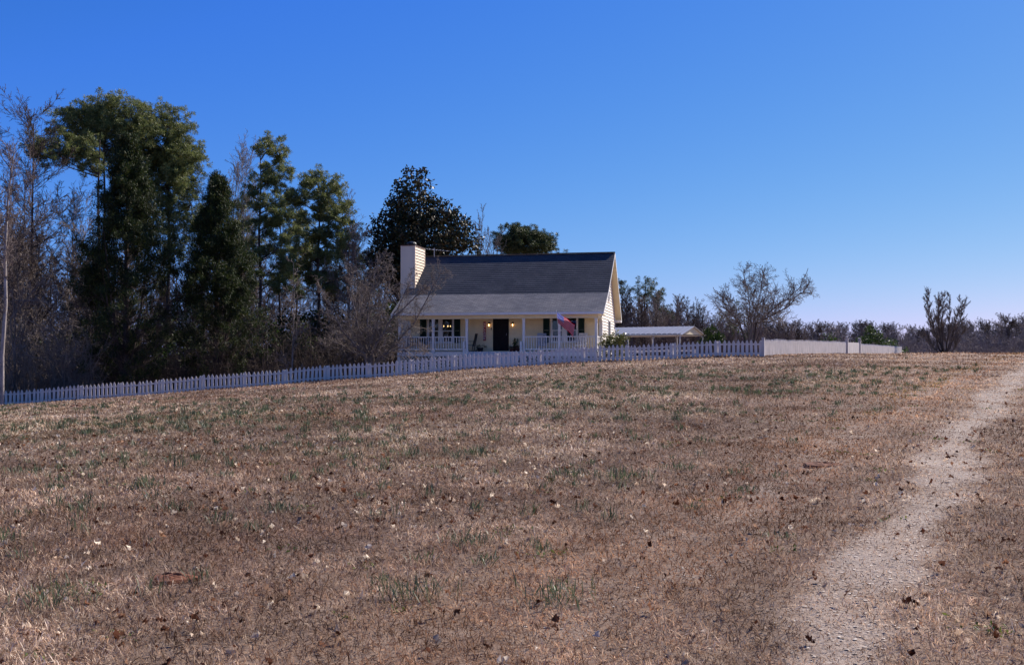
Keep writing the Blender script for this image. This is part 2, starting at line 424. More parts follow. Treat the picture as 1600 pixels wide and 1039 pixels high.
def guided(rnd, pts, r0, r1, Q, out, kids, L, lvl=1, st0=.15):
    """a limb along a given polyline that sprouts side branches"""
    pts = [Vector(p) for p in pts]; fine = []
    for a, b in zip(pts[:-1], pts[1:]):
        for k in range(4): fine.append(a.lerp(b, k/4) + Vector((rnd.gauss(0,1), rnd.gauss(0,1), rnd.gauss(0,1)))*.03)
    fine.append(pts[-1]); n = len(fine)-1
    for i in range(n):
        ra = r0+(r1-r0)*i/n; rb = r0+(r1-r0)*(i+1)/n
        out.append((fine[i], fine[i+1], ra, rb, 0 if r0 > .05 else 1))
        if i/n > st0:
            d = (fine[i+1]-fine[i]).normalized(); c = int(kids/n) + (rnd.random() < kids/n % 1)
            for _ in range(c):
                grow(rnd, fine[i+1], rotd(rnd, d, R(rnd.gauss(45, 12))), L*(1-.4*i/n)*rnd.uniform(.6,1.2), rb*.55, lvl, Q, out)
Q_BARE = dict(max=3, seg=[9,5,4,3], wob=[.05,.12,.16,.2], up=[.02,.07,.05,.03], tap=[.9,.8,.8,.6], start=[.3,.15,.1,0], kids=[17,7,5,0],
              ang=[48,42,42,0], lr=[.42,.5,.5,0], fall=[.55,.5,.4,0], rr=[.5,.55,.6,0], rmin=.009)
def tree_obj(name, segs, bark, twig, loc, parent_label, cat, group=None, split=0, leaf=None, leafmat=None, rz=0):
    t = empty(name, loc, rz, parent_label, cat, group)
    tr = [s for s in segs if s[4] <= split]; tw = [s for s in segs if s[4] > split]
    if tr: link('trunk', segs_mesh('trunk', tr, 7), bark, t)
    if tw: link('branches', segs_mesh('branches', tw, 3), twig, t)
    if leaf is not None: link('foliage', np_mesh('foliage', *leaf), leafmat, t)
    return t
def rel(segs, loc):
    loc = Vector(loc); return [(a-loc, b-loc, r, s, l) for a, b, r, s, l in segs]

def pine(px, Z, ytop, lobes, label, seed, mat='needle', clump=.62, dens=1.0, trunk_r=.2, low=0, lean=0, cat='pine tree', group=None, base_py=None):
    rnd = random.Random(seed); rng = np.random.default_rng(seed)
    bx = WX(px, Z); loc = Vector((bx, Z, gz(bx, Z)-.1))
    topz = WZ(ytop, Z); H = topz-loc.z; segs = []
    p = Vector((0,0,0)); n = 14; r = trunk_r; dens *= 1.0
    tp = [Vector((lean*H*(i/n)**2 + .06*math.sin(i*1.1+seed), .08*math.cos(i*.8+seed), H*.97*i/n)) for i in range(n+1)]
    for i in range(n): segs.append((tp[i], tp[i+1], r*(1-.82*i/n), r*(1-.82*(i+1)/n), 0))
    C = []
    for (lx, ly, lrx, lry) in lobes:
        s = Z/1600; cx = WX(lx, Z)-bx; cz = WZ(ly, Z)-loc.z; rx = lrx*s; rz_ = lry*s; ry = max(min(rx, 3.2), .8)
        cy = rnd.uniform(-.8, .8)
        k = max(5, int(dens*rx*ry*rz_*4.19/(clump**3)*.30)+4)
        lc = Vector((cx, cy, cz-.1))
        hz = max(H*.3, min(H*.95, lc.z - .4*math.hypot(lc.x, lc.y) - .3)); f = hz/H
        idx = min(n-1, int(f*n/.97)); a = tp[idx].lerp(tp[idx+1], (f*n/.97)%1)
        mid = a.lerp(lc, .5) + Vector((rnd.gauss(0,.15), rnd.gauss(0,.15), -.05*(lc-a).length)); segs += [(a, mid, .07, .05, 1), (mid, lc, .05, .03, 1)]
        for _ in range(k):
            q = Vector((rnd.gauss(0,1), rnd.gauss(0,1), rnd.gauss(0,1))).normalized()*rnd.random()**.3
            c = Vector((cx+q.x*rx*1.05, cy+q.y*ry, cz+q.z*rz_*1.25)); C.append(tuple(c))
            if rnd.random() < .5:
                st = lc if rnd.random() < .6 else mid.lerp(lc, rnd.random()); m2 = st.lerp(c, .5)+Vector((rnd.gauss(0,.1), rnd.gauss(0,.1), -.12)); segs += [(st, m2, .025, .018, 1), (m2, c, .018, .01, 1)]
    C2 = []
    for c in C:
        for _ in range(3): C2.append((c[0]+rnd.gauss(0,clump*.6), c[1]+rnd.gauss(0,clump*.6), c[2]+rnd.gauss(0,clump*.35)))
    C = C2
    for i in range(low):   # dead lower limbs
        f = rnd.uniform(.25, .7); a = Vector((0,0,H*f)); an = rnd.uniform(0, 6.28)
        d = Vector((math.cos(an), math.sin(an), rnd.uniform(-.1, .4))).normalized()
        grow(rnd, a, d, rnd.uniform(1.5, 3.8), .035, 1, dict(Q_BARE, max=2, kids=[0,6,0,0], rmin=.011), segs)
    C = np.array(C)
    leaf = bursts_np(rng, C, 11, (clump*.42, clump*.42, clump*.3), .24, .038, 8)
    return tree_obj('pine_tree', segs, M['bark_pine'], M['bark_pine'], loc, label, cat, group, 0, leaf, M[mat])

def cedar(px, Z, ytop, wpx, label, seed, skew=0.0):
    rnd = random.Random(seed); rng = np.random.default_rng(seed)
    bx = WX(px, Z); loc = Vector((bx, Z, gz(bx, Z)-.1)); H = WZ(ytop, Z)-loc.z; W = wpx/2*Z/1600
    segs = []; n = 12
    for i in range(n): segs.append((Vector((0,0,H*i/n)), Vector((0,0,H*(i+1)/n)), .24*(1-.93*i/n), .24*(1-.93*(i+1)/n), 0))
    for k in range(3):
        an = rnd.uniform(0,6.28); d = Vector((math.cos(an)*.25, math.sin(an)*.25, 1)).normalized()
        pp = Vector((0,0,.6)); 
        for j in range(6):
            q = pp + d*(H*.1); segs.append((pp, q, .11*(1-j/7), .11*(1-(j+1)/7), 0)); d = (d+Vector((0,0,.1))).normalized(); pp = q
    C = []; S = []
    nb = int(H*24)
    for i in range(nb):
        f = (i+rnd.random())/nb; z = H*(.05+.93*f)
        prof = min(1.0, (1-f)**.85*1.42+.0) * (.90 + .10*math.sin(f*23+seed)) * rnd.uniform(.62, 1.08)
        if f < .25: prof *= .75+f
        an = rnd.uniform(0, 6.28); L = W*1.08*prof*(1+skew*math.cos(an)*(1-f))
        d = Vector((math.cos(an), math.sin(an), .42+.35*f)).normalized()
        a = Vector((0,0,max(.4, z-L*.35))); p = a; steps = 4; r = .035*(1-f*.6)
        for j in range(steps):
            q = p + d*(L*1.08/steps); segs.append((p, q, r*(1-j/5), r*(1-(j+1)/5), 1)); 
            t = (j+1)/steps
            if t > .3:
                green = f > .34 or (rnd.random() < (.18+f*1.3))
                for _ in range(2 if t > .6 else 1):
                    c = q + Vector((rnd.gauss(0,.2), rnd.gauss(0,.2), rnd.gauss(0,.16)))
                    if green: C.append(tuple(c))
                    elif rnd.random() < .8: grow(rnd, q, rotd(rnd, d, R(40)), .9, .016, 2, dict(Q_BARE, seg=[1,1,3,2], kids=[0,0,4,0], lr=[0,0,.6,0]), segs)
            p = q; d = (d + Vector((rnd.gauss(0,.08), rnd.gauss(0,.08), .08))).normalized()
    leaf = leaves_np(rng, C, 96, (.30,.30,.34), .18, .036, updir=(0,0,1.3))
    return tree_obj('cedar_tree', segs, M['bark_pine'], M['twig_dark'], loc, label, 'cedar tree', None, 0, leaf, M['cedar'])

def leafy(name, px, Z, lobes, label, cat, seed, mat, L, Wd, n, dens, rad, trunk=.15, base=None, group=None, updir=None):
    rnd = random.Random(seed); rng = np.random.default_rng(seed)
    bx = WX(px, Z); loc = Vector((bx, Z, gz(bx, Z)-.05)); segs = []; C = []; s = Z/1600; top = 0
    for (lx, ly, lrx, lry) in lobes:
        cx = WX(lx, Z)-bx; cz = WZ(ly, Z)-loc.z; rx = lrx*s; rz_ = lry*s; ry = min(rx*1.0, 4.5); top = max(top, cz)
        for _ in range(max(4, int(dens*rx*ry*rz_*4.19/rad**3))):
            q = Vector((rnd.gauss(0,1), rnd.gauss(0,1), rnd.gauss(0,1))).normalized()*rnd.random()**.3
            c = Vector((cx+q.x*rx, q.y*ry, max(.15, cz+q.z*rz_))); C.append(tuple(c))
            if rnd.random() < .3:
                a = Vector((0,0,max(.1, min(top, c.z)*.45))); mid = a.lerp(c, .5)+Vector((0,0,-.1*(c-a).length)); segs += [(a, mid, trunk*.28, trunk*.18, 1), (mid, c, trunk*.18, .008, 1)]
    for i in range(6): segs.append((Vector((0,0,top*i/6)), Vector((0,0,top*(i+1)/6)), trunk*(1-i/7), trunk*(1-(i+1)/7), 0))
    leaf = leaves_np(rng, C, n, (rad, rad, rad*.8), L, Wd, updir=updir)
    return tree_obj(name, segs, M['bark_grey'], M['twig_dark'], loc, label, cat, group, 0, leaf, M[mat])

# ------------------------------------------------------------------ house
TH = R(11.7); CT, ST = math.cos(TH), math.sin(TH); HZ = .5
HX0, HY0 = -7.04, 64.02
def hw(u, v, z=None):      # house coordinates -> world
    x = HX0+u*CT+v*ST; y = HY0-u*ST+v*CT
    return Vector((x, y, gz(x, y) if z is None else z))
def U(px, v=0.0):          # where along the front a sight line meets the plane at depth v
    t = (px-800)/1600; return (t*(HY0+v*CT) - (HX0+v*ST))/(CT+ST*t)
house = empty('farmhouse', (HX0, HY0, HZ), -TH, 'cream sided farmhouse with dark shingle roof, tall side chimney and full width front porch', 'house')
WID = 12.41; FL = 2.02; VW = 2.0; VB = 9.9
def hb(mb, u0, u1, v0, v1, z0, z1): mb.box(u0, u1, v0, v1, z0-HZ, z1-HZ); return mb
EAVE = (-.38, 4.40); BRK = (2.0, 5.66); RDG = (6.1, 8.56); BCK = (10.4, 4.35)

# openings on the front wall: (u0,u1,z0,z1)
wl0, wl1 = U(668, VW), U(709, VW); wr0, wr1 = U(861, VW), U(903, VW); d0, d1 = U(770.5, VW), U(795.5, VW)
OPEN = [(wl0, wl1, 2.65, 4.15), (wr0, wr1, 2.65, 4.15), (d0, d1, FL, 4.16)]
def lap(mb, f0, f1, z0, z1, along, out, opens=(), step=.16, depth=.032):
    """lap siding courses; f0(z), f1(z) ends, along(s,z,o) -> point"""
    z = z0
    while z < z1-1e-4:
        zt = min(z+step, z1); zm = (z+zt)/2
        a, b = f0(zt), f1(zt); spans = [(f0(z), f1(z), a, b)]
        if b - a > .02 or f1(z)-f0(z) > .02:
            blocks = sorted([(o[0], o[1]) for o in opens if o[2] < zm < o[3]])
            cur = f0(z); parts = []
            for (p, q) in blocks: parts.append((cur, p)); cur = q
            parts.append((cur, f1(z)))
            for k, (p, q) in enumerate(parts):
                pt = a if k == 0 else p; qt = b if k == len(parts)-1 else q
                mb.poly([along(p, z, depth), along(q, z, depth), along(max(qt, pt+.001), zt, .004), along(pt, zt, .004)])
                mb.poly([along(p, z, 0), along(q, z, 0), along(q, z, depth), along(p, z, depth)])
        z = zt
mb = MB()
lap(mb, lambda z: 0, lambda z: WID, FL, 4.5, lambda s, z, o: (s, VW-o, z-HZ), 1, OPEN)
mb.build('wall', M['siding'], house)
def gfront(z): return VW if z < BRK[1]-.18 else VW + (z-(BRK[1]-.18))/(RDG[1]-BRK[1])*(RDG[0]-BRK[0])
def gback(z): return min(VB, RDG[0] + (RDG[1]-.18-z)/(RDG[1]-BCK[1])*(BCK[0]-RDG[0]))
mb = MB(); SWIN = (5.75, 6.75, 2.75, 4.05)
lap(mb, gfront, gback, 1.85, RDG[1]-.2, lambda s, z, o: (WID+o, s, z-HZ), 1, [SWIN], .19, .055)
w = mb.build('wall', M['siding_s'], house); w['label'] = 'sunlit gable wall with pale lap siding'
mb = MB(); lap(mb, gfront, gback, 1.2, RDG[1]-.2, lambda s, z, o: (-o, s, z-HZ), 1, [], .17, .03); mb.build('wall', M['siding_s'], house)
mb = MB(); hb(mb, 0, WID, VB-.05, VB, 1.0, 4.6); mb.build('wall', M['siding_s'], house)
# rooms behind the glass
mb = MB()
hb(mb, .1, WID-.1, VW+3.6, VW+3.7, FL, 4.5); hb(mb, .1, WID-.1, VW+.12, VW+3.6, FL-.1, FL-.02); hb(mb, .1, WID-.1, VW+.12, VW+3.6, 4.42, 4.5)
hb(mb, .05, .1, VW+.1, VW+3.7, FL, 4.5); hb(mb, WID-.1, WID-.05, VW+.1, VW+3.7, FL, 4.5); hb(mb, U(745,VW), U(745,VW)+.1, VW+.1, VW+3.6, FL, 4.42)
mb.build('room_interior', M['interior'], house)
mb = MB(); hb(mb, -.02, WID+.02, VW-.02, VB, .3, 1.85); mb.build('foundation', M['block'], house)
# corner boards and frieze
for q_ in ((WID-.12, WID+.055, VW-.055, VW+.1, FL-.15, 4.5), (WID-.05, WID+.055, VB-.12, VB+.03, 1.85, 4.4), (-.055, .12, VW-.055, VW+.1, FL-.15, 4.5)):
    mb = MB(); hb(mb, *q_); mb.build('corner_board', M['white'], house)

def courses(mb, a, b, u0, u1, row, th=.022):
    va, za = a; vb, zb = b; L = math.hypot(vb-va, zb-za); dv, dz = (vb-va)/L, (zb-za)/L; nv, nz = -dz, dv
    n = int(round(L/row)); row = L/n
    for i in range(n):
        s0, s1 = i*row, (i+1)*row
        P = lambda s, o: (va+dv*s+nv*o, za+dz*s+nz*o-HZ)
        y0, z0 = P(s0, th); y1, z1 = P(s1, .002); yb, zb_ = P(s0, 0)
        mb.poly([(u0,y0,z0),(u1,y0,z0),(u1,y1,z1),(u0,y1,z1)], [(u0,s0),(u1,s0),(u1,s1),(u0,s1)])
        mb.poly([(u0,yb,zb_),(u1,yb,zb_),(u1,y0,z0),(u0,y0,z0)], [(u0,s0)]*4)
RU0, RU1 = -.42, WID+.45
def slab(mb, a, b, th, u0, u1):
    a = Vector(a); b = Vector(b); d = (b-a).normalized(); n = Vector((-d.y, d.x))
    q = [a, b, b-n*th, a-n*th]
    mb.prism([(u0, p.x, p.y-HZ) for p in q][::-1], (u1-u0, 0, 0))
mb = MB(); courses(mb, BRK, RDG, RU0, RU1, .235, .012); mr = mb.build('main_roof', M['roof_main'], house)
mb = MB(); slab(mb, (BRK[0], BRK[1]-.006), (RDG[0], RDG[1]-.006), .1, RU0+.01, RU1-.01); slab(mb, RDG, BCK, .03, RU0, RU1); mb.build('roof_deck', M['roof_main'], mr)
mb = MB(); mb.bar((RU0-.01, RDG[0], RDG[1]+.04-HZ), (RU1+.01, RDG[0], RDG[1]+.035-HZ), .30, .035); mb.build('ridge_cap', M['blackmetal'], mr)
mb = MB(); courses(mb, EAVE, (BRK[0]+.02, BRK[1]+.012), RU0, RU1, .15, .014); pr = mb.build('porch_roof', M['roof_porch'], house)
mb = MB(); slab(mb, (EAVE[0], EAVE[1]-.006), (BRK[0], BRK[1]-.006), .1, RU0+.01, RU1-.01); mb.build('roof_deck', M['white'], pr)
# back slope soffit, rake boards, gutter
mb = MB(); n = Vector((BCK[1]-RDG[1], -(BCK[0]-RDG[0]))).normalized()
a = (RDG[0]-.02, RDG[1]-.05); b = (BCK[0], BCK[1]-.04)
slab(mb, a, b, .06, WID+.02, RU1-.02); mb.build('soffit', M['soffit'], house)
mb = MB()
def rake(mb, a, b, u, w=.17):
    mb.prism([(u, a[0], a[1]-HZ), (u, b[0], b[1]-HZ), (u, b[0], b[1]-w-HZ), (u, a[0], a[1]-w-HZ)], (.025, 0, 0))
rake(mb, (EAVE[0], EAVE[1]-.01), (BRK[0], BRK[1]-.01), RU1-.005, .12); rake(mb, (BRK[0], BRK[1]-.01), (RDG[0], RDG[1]-.01), RU1-.005, .14); rake(mb, (RDG[0], RDG[1]-.02), (BCK[0], BCK[1]-.02), RU1-.005, .2)
hb(mb, WID+.05, RU1+.01, BCK[0]-.55, BCK[0]+.03, BCK[1]-.26, BCK[1]-.1)
mb.build('rake_board', M['white'], house)
mb = MB(); hb(mb, RU0, RU1, EAVE[0]-.10, EAVE[0]+.0, EAVE[1]-.15, EAVE[1]-.015); mb.tube([hw_ for hw_ in [(RU1-.05, EAVE[0]-.03, EAVE[1]-.1-HZ), (RU1-.2, -.1, EAVE[1]-.35-HZ), (WID+.07, VW-.12, EAVE[1]-.5-HZ), (WID+.07, VW-.12, 1.6-HZ)]], .04, 6)
mb.build('gutter', M['white'], house)
mb = MB(); hb(mb, -.08, WID+.08, -.09, .07, 4.03, 4.26); hb(mb, -.08, .08, .07, VW, 4.03, 4.26); hb(mb, WID-.08, WID+.08, .07, VW-.06, 4.03, 4.26)
mb.build('porch_beam', M['siding'], house)
mb = MB(); hb(mb, -.3, WID+.3, -.3, VW-.05, 4.265, 4.30); mb.build('porch_ceiling', M['soffit'], house)
# side window and attic vent on the gable
def gable_opening(v0, v1, z0, z1, name):
    mb = MB(); t = .07; u0 = WID-.01; u1 = WID+.08
    hb(mb, u0, u1, v0-t, v1+t, z1, z1+t); hb(mb, u0, u1, v0-t, v1+t, z0-t, z0); hb(mb, u0, u1, v0-t, v0, z0, z1); hb(mb, u0, u1, v1, v1+t, z0, z1)
    f = mb.build(name, M['white'], house)
    return f
f = gable_opening(*SWIN[:2], *SWIN[2:], 'window'); mb = MB(); hb(mb, WID, WID+.012, SWIN[0], SWIN[1], SWIN[2], SWIN[3]); mb.build('pane', M['shutter'], f)
f = gable_opening(5.8, 6.3, 5.4, 6.0, 'attic_vent'); mb = MB()
for k in range(6): mb.bar((WID+.05, 5.8, 5.45-HZ+k*.1), (WID+.05, 6.3, 5.45-HZ+k*.1), .03, .06, (1,0,.6))
mb.build('louvre', M['metal'], f)

def win(u0, u1, z0, z1, sh=True):
    v = VW-.07; t = .09; mid = (u0+u1)/2
    mb = MB(); hb(mb, u0-.02, u1+.02, v, v+.10, z1, z1+t); hb(mb, u0-.06, u1+.06, v-.03, v+.10, z0-t, z0)
    hb(mb, u0-.02, u0+t, v, v+.10, z0, z1); hb(mb, u1-t, u1+.02, v, v+.10, z0, z1); hb(mb, mid-.13, mid+.13, v, v+.10, z0, z1)
    f = mb.build('window', M['white'], house)
    for a, b in ((u0+t, mid-.13), (mid+.13, u1-t)):
        mb = MB(); zm = (z0+z1)/2-.05
        hb(mb, a, b, v+.03, v+.07, zm-.025, zm+.025); hb(mb, a, a+.03, v+.03, v+.07, z0, zm-.025); hb(mb, b-.03, b, v+.03, v+.07, z0, zm-.025); hb(mb, a, b, v+.031, v+.069, z0+.0, z0+.03); mb.build('sash', M['white'], f)
        mb = MB(); hb(mb, a, b, v+.085, v+.09, z0, z1); mb.build('pane', M['glass'], f)
win(wl0, wl1, 2.65, 4.15); win(wr0, wr1, 2.65, 4.15)
for a, b in ((656.5,666.5),(710,719.5),(849,859),(904,913.5)):
    u0, u1 = U(a, VW), U(b, VW); mb = MB(); v = VW-.085
    hb(mb, u0, u0+.05, v, v+.045, 2.58, 4.2); hb(mb, u1-.05, u1, v, v+.045, 2.58, 4.2)
    for z in (2.58, 3.36, 4.13): hb(mb, u0+.05, u1-.05, v+.002, v+.043, z, z+.07)
    for k in range(34):
        z = 2.66+k*.044
        if abs(z-3.39) > .045: mb.bar((u0+.05, v+.025, z-HZ), (u1-.05, v+.025, z-HZ), .012, .05, (0,-.7,1))
    mb.build('shutter', M['shutter'], house)
# door with storm door
mb = MB(); t = .08; v = VW-.075
hb(mb, d0-t, d0, v, v+.1, FL, 4.16); hb(mb, d1, d1+t, v, v+.1, FL, 4.16); hb(mb, d0-t, d1+t, v, v+.1, 4.16, 4.25); hb(mb, d0, d1, v-.03, v+.1, FL, FL+.05)
df = mb.build('door_frame', M['soffit'], house)
mb = MB(); hb(mb, d0, d1, v+.06, v+.10, FL+.05, 4.16)
for zz0, zz1 in ((2.2, 2.75), (2.85, 3.5), (3.6, 4.05)):
    for k in (0, 1):
        a = d0+.12+k*(d1-d0)/2; hb(mb, a, a+(d1-d0)/2-.24, v+.045, v+.06, zz0, zz1)
hb(mb, d0, d0+.07, v+.01, v+.045, FL+.05, 4.15); hb(mb, d1-.07, d1, v+.01, v+.045, FL+.05, 4.15); hb(mb, d0+.07, d1-.07, v+.01, v+.045, 4.07, 4.15); hb(mb, d0+.07, d1-.07, v+.01, v+.045, 3.0, 3.05)
dr = mb.build('front_door', M['door'], house)
mb = MB(); mb.tube([(d1-.14, v, 3.05-HZ), (d1-.14, v-.06, 3.05-HZ), (d1-.14, v-.06, 3.17-HZ), (d1-.14, v, 3.17-HZ)], .012, 6); mb.build('door_handle', M['metal'], dr)
# lanterns
for px in (764.5, 801.5):
    u = U(px, VW); z = 3.72
    mb = MB(); mb.lathe([(.05,0),(.05,.015),(.02,.03)], (0,0,0)); mb = MB()
    hb(mb, u-.045, u+.045, VW-.05, VW-.02, z+.02, z+.18); mb.bar((u, VW-.05, z+.13-HZ), (u, VW-.13, z+.16-HZ), .02)
    mb.lathe([(.012,.16),(.075,.09),(.08,.08),(.02,.082)], (u, VW-.13, z-HZ), 8); mb.lathe([(.045,-.13),(.05,-.11),(.05,-.10)], (u, VW-.13, z-HZ), 8)
    for k in range(4):
        a = math.pi/4+k*math.pi/2; mb.bar((u+.045*math.cos(a), VW-.13+.045*math.sin(a), z-.1-HZ), (u+.065*math.cos(a), VW-.13+.065*math.sin(a), z+.085-HZ), .01)
    ln = mb.build('wall_lantern', M['blackmetal'], house)
    mb = MB(); mb.lathe([(.01,-.09),(.028,-.05),(.034,-.01),(.02,.04),(.008,.06)], (u, VW-.13, z-HZ), 10); mb.build('bulb', M['bulb'], ln)
mb = MB(); ud = U(768, VW); hb(mb, ud-.03, ud+.03, VW-.05, VW-.02, 3.4, 3.55); mb.build('doorbell', M['blackmetal'], house)

# porch deck, posts, rails, lattice, steps
us0, us1 = U(728), U(816)
mb = MB(); n = 42
for i in range(16): hb(mb, -.1, WID+.1, -.14+i*.134, -.14+i*.134+.126, FL-.035, FL)
mb.build('porch_floor', M['metal'], house)
mb = MB(); hb(mb, -.1, WID+.1, -.13, -.09, FL-.28, FL-.037); hb(mb, -.1, -.06, -.09, VW, FL-.28, FL-.037); hb(mb, WID+.06, WID+.1, -.09, VW-.06, FL-.28, FL-.037); mb.build('rim_board', M['white'], house)
PX = [624.5, 677, 729.5, 818.5, 874, 931.5]
for i, px in enumerate(PX):
    u = U(px); s = .072; mb = MB(); hb(mb, u-s, u+s, -.075, .075, FL, 4.03); hb(mb, u-s-.02, u+s+.02, -.095, .095, 3.93, 4.028); hb(mb, u-s-.02, u+s+.02, -.095, .095, FL, FL+.10)
    mb.build('porch_post', M['white'], house)
    mb = MB(); hb(mb, u-.09, u+.09, -.17, -.131, .6, FL-.0); mb.build('pier', M['white'], house)
BAL = None
def rail(ua, ub, va=0.0, vb=0.0):
    global BAL
    a = Vector((ua, va, 0)); b = Vector((ub, vb, 0)); d = (b-a).normalized(); L = (b-a).length
    mb = MB(); mb.bar(a+Vector((0,0,FL+.90-HZ)), b+Vector((0,0,FL+.90-HZ)), .09, .06); tr = mb.build('porch_railing', M['white'], house)
    mb = MB(); mb.bar(a+Vector((0,0,FL+.14-HZ)), b+Vector((0,0,FL+.14-HZ)), .045, .08); mb.build('bottom_rail', M['white'], tr)
    n = max(2, int(L/.155))
    for i in range(n):
        p = a + d*(L*(i+.5)/n)
        if BAL is None:
            BAL = MB().box(-.02, .02, -.02, .02, FL+.181-HZ, FL+.869-HZ).mesh('baluster')
        link('baluster', BAL, M['white'], tr, (p.x, p.y, 0))
s = .075
for i, j in ((0,1),(1,2),(3,4),(4,5)): rail(U(PX[i])+s, U(PX[j])-s)
rail(U(PX[0]), U(PX[0]), .08, VW-.06); rail(U(PX[5]), U(PX[5]), .08, VW-.06)
for px in (724.5, 813.8):
    u = U(px, -.25); mb = MB(); hb(mb, u-.06, u+.06, -.26, -.172, 1.0, FL+.62); mb.build('newel_post', M['white'], house)
def lattice(ua, ub):
    z0, z1 = .55, FL-.285; mb = MB(); sp = .21; v = -.10
    for sgn, vo in ((1, 0), (-1, .012)):
        c = (ua - (z1-z0)) if sgn > 0 else ua
        while c < (ub if sgn > 0 else ub + (z1-z0)):
            # line from (c,z0) going sgn*45deg
            if sgn > 0: p0u, p0z, p1u, p1z = c, z0, c+(z1-z0), z1
            else: p0u, p0z, p1u, p1z = c, z0, c-(z1-z0), z1
            def clip(u, z, other_u, other_z):
                if u < ua: t = (ua-u)/(other_u-u); return ua, z+(other_z-z)*t
                if u > ub: t = (ub-u)/(other_u-u); return ub, z+(other_z-z)*t
                return u, z
            if not (max(p0u, p1u) <= ua or min(p0u, p1u) >= ub):
                a = clip(p0u, p0z, p1u, p1z); b = clip(p1u, p1z, p0u, p0z)
                if abs(a[0]-b[0]) > .05: mb.bar((a[0], v+vo, a[1]-HZ), (b[0], v+vo, b[1]-HZ),   .010, .032, (-.7*sgn, 0, .7))
            c += sp
    mb.build('lattice_panel', M['white'], house)
lattice(U(624.5)+.09, U(677)-.09); lattice(U(677)+.09, us0-.05); lattice(us1+.05, U(874)-.09); lattice(U(874)+.09, U(931.5)-.09)
mb = MB(); g = gz(*hw((us0+us1)/2, -1.5)[:2]); nst = 5; rise = (FL-g)/(nst+1)
for i in range(nst):
    z = FL-rise*(i+1); hb(mb, us0+.02, us1-.02, -.14-.29*(i+1), -.14-.29*i+.02, z-.04, z); hb(mb, us0+.04, us1-.04, -.14-.29*i-.0, -.14-.29*i+.02, z, z+rise-.045)
hb(mb, us0-.02, us0+.02, -1.5, -.14, g-.2, g+.35); hb(mb, us1-.02, us1+.02, -1.5, -.14, g-.2, g+.35)
mb.build('porch_steps', M['metal'], house)

# chimney
CU0, CU1, CV0, CV1, CZ = -.77, .13, 2.75, 4.95, 8.95
mb = MB()
lap(mb, lambda z: CU0, lambda z: CU1, 1.0, CZ, lambda s, z, o: (s, CV0-o, z-HZ), 1, [], .17, .02)
lap(mb, lambda z: CV0, lambda z: CV1, 5.3, CZ, lambda s, z, o: (CU1+o, s, z-HZ), 1, [], .19, .055)
lap(mb, lambda z: CV0, lambda z: CV1, 1.0, CZ, lambda s, z, o: (CU0-o, s, z-HZ), 1, [], .17, .03)
hb(mb, CU0, CU1, CV1-.03, CV1, 1.0, CZ)
ch = mb.build('chimney', M['chimney'], house)
mb = MB(); t = .04
for (a, b, c, d) in ((CU0-t, CU0+.06, CV0-t, CV0+.06), (CU1-.06, CU1+t+.005, CV0-t, CV0+.06), (CU1-.06, CU1+t+.005, CV1-.06, CV1+t)): hb(mb, a, b, c, d, 5.6 if a > -.5 else 1.0, CZ)
mb.build('corner_trim', M['chimney'], ch)
mb = MB(); hb(mb, CU0-.06, CU1+.06, CV0-.06, CV1+.06, CZ, CZ+.05); mb.build('chimney_flashing', M['cap'], ch)
mb = MB(); cc = ((CU0+CU1)/2, (CV0+CV1)/2-.3, CZ+.05-HZ)
mb.lathe([(.2,0),(.2,.12),(.34,.13),(.34,.16),(.26,.26),(.12,.31),(.03,.33)], cc, 14); mb.build('chimney_cap', M['blackmetal'], ch)
# tv aerial behind the chimney
mb = MB(); p = Vector((.55, 5.9, 8.5-HZ)); mb.tube([p, p+Vector((0,0,.62))], .02, 6)
q = p+Vector((0,0,.5)); mb.tube([q+Vector((-.5,-.2,.05)), q+Vector((1.0,.35,-.08))], .012, 5)
for k in range(7):
    c = q+Vector((-.4+k*.21, -.16+k*.08, .04-k*.018)); w = .5-.04*k; mb.tube([c-Vector((.1*w,w*.8,0)), c+Vector((.1*w,w*.8,0))], .008, 4)
mb.build('aerial', M['metal'], house)

# ------------------------------------------------------------------ things on the porch
def board(t, name, mat, boxes):
    mb = MB()
    for b in boxes: mb.box(*b)
    return mb.build(name, mat, t)
def rocking_chair(loc, rz, mat, label):
    t = empty('rocking_chair', loc, rz, label, 'rocking chair', 'rocking chairs on the porch')
    mb = MB()
    for i in range(8): mb.box(-.25+i*.0635, -.25+i*.0635+.055, -.22, .24, .40, .42)
    mb.box(-.27, .27, -.25, -.22, .36, .43); mb.box(-.27, .27, .24, .27, .36, .42); mb.build('seat', mat, t)
    mb = MB()
    for i in range(7): mb.bar((-.21+i*.07, .25, .43), (-.21+i*.07, .42, 1.08), .045, .015, (0,1,0))
    mb.bar((-.28, .43, 1.10), (.28, .43, 1.10), .03, .09); mb.bar((-.26, .29, .56), (.26, .29, .56), .025, .05); mb.build('backrest', mat, t)
    for s in (-1, 1):
        MB().bar((s*.26, -.23, .06), (s*.26, -.23, .64), .04).build('leg', mat, t)
        MB().bar((s*.26, .22, .06), (s*.26, .44, 1.12), .04).build('leg', mat, t)
        MB().bar((s*.27, -.32, .655), (s*.27, .32, .655), .08, .025).build('armrest', mat, t)
        MB().tube([(s*.26, -.45, .10), (s*.26, -.25, .035), (s*.26, 0, .02), (s*.26, .3, .035), (s*.26, .6, .13)], .02, 6).build('rocker', mat, t)
    MB().bar((-.26, -.23, .25), (.26, -.23, .25), .025).build('stretcher', mat, t)
    return t
def face(u, v): p = hw(u, v, FL); return p
rocking_chair(face(U(733.5, 1.2), 1.25), -TH-R(62), M['dark'], 'dark wooden rocking chair left of the front door, turned sideways')
rocking_chair(face(U(847, 1.2), 1.2), -TH+R(12), M['blueseat'], 'grey blue rocking chair behind the rail just right of the door bay')
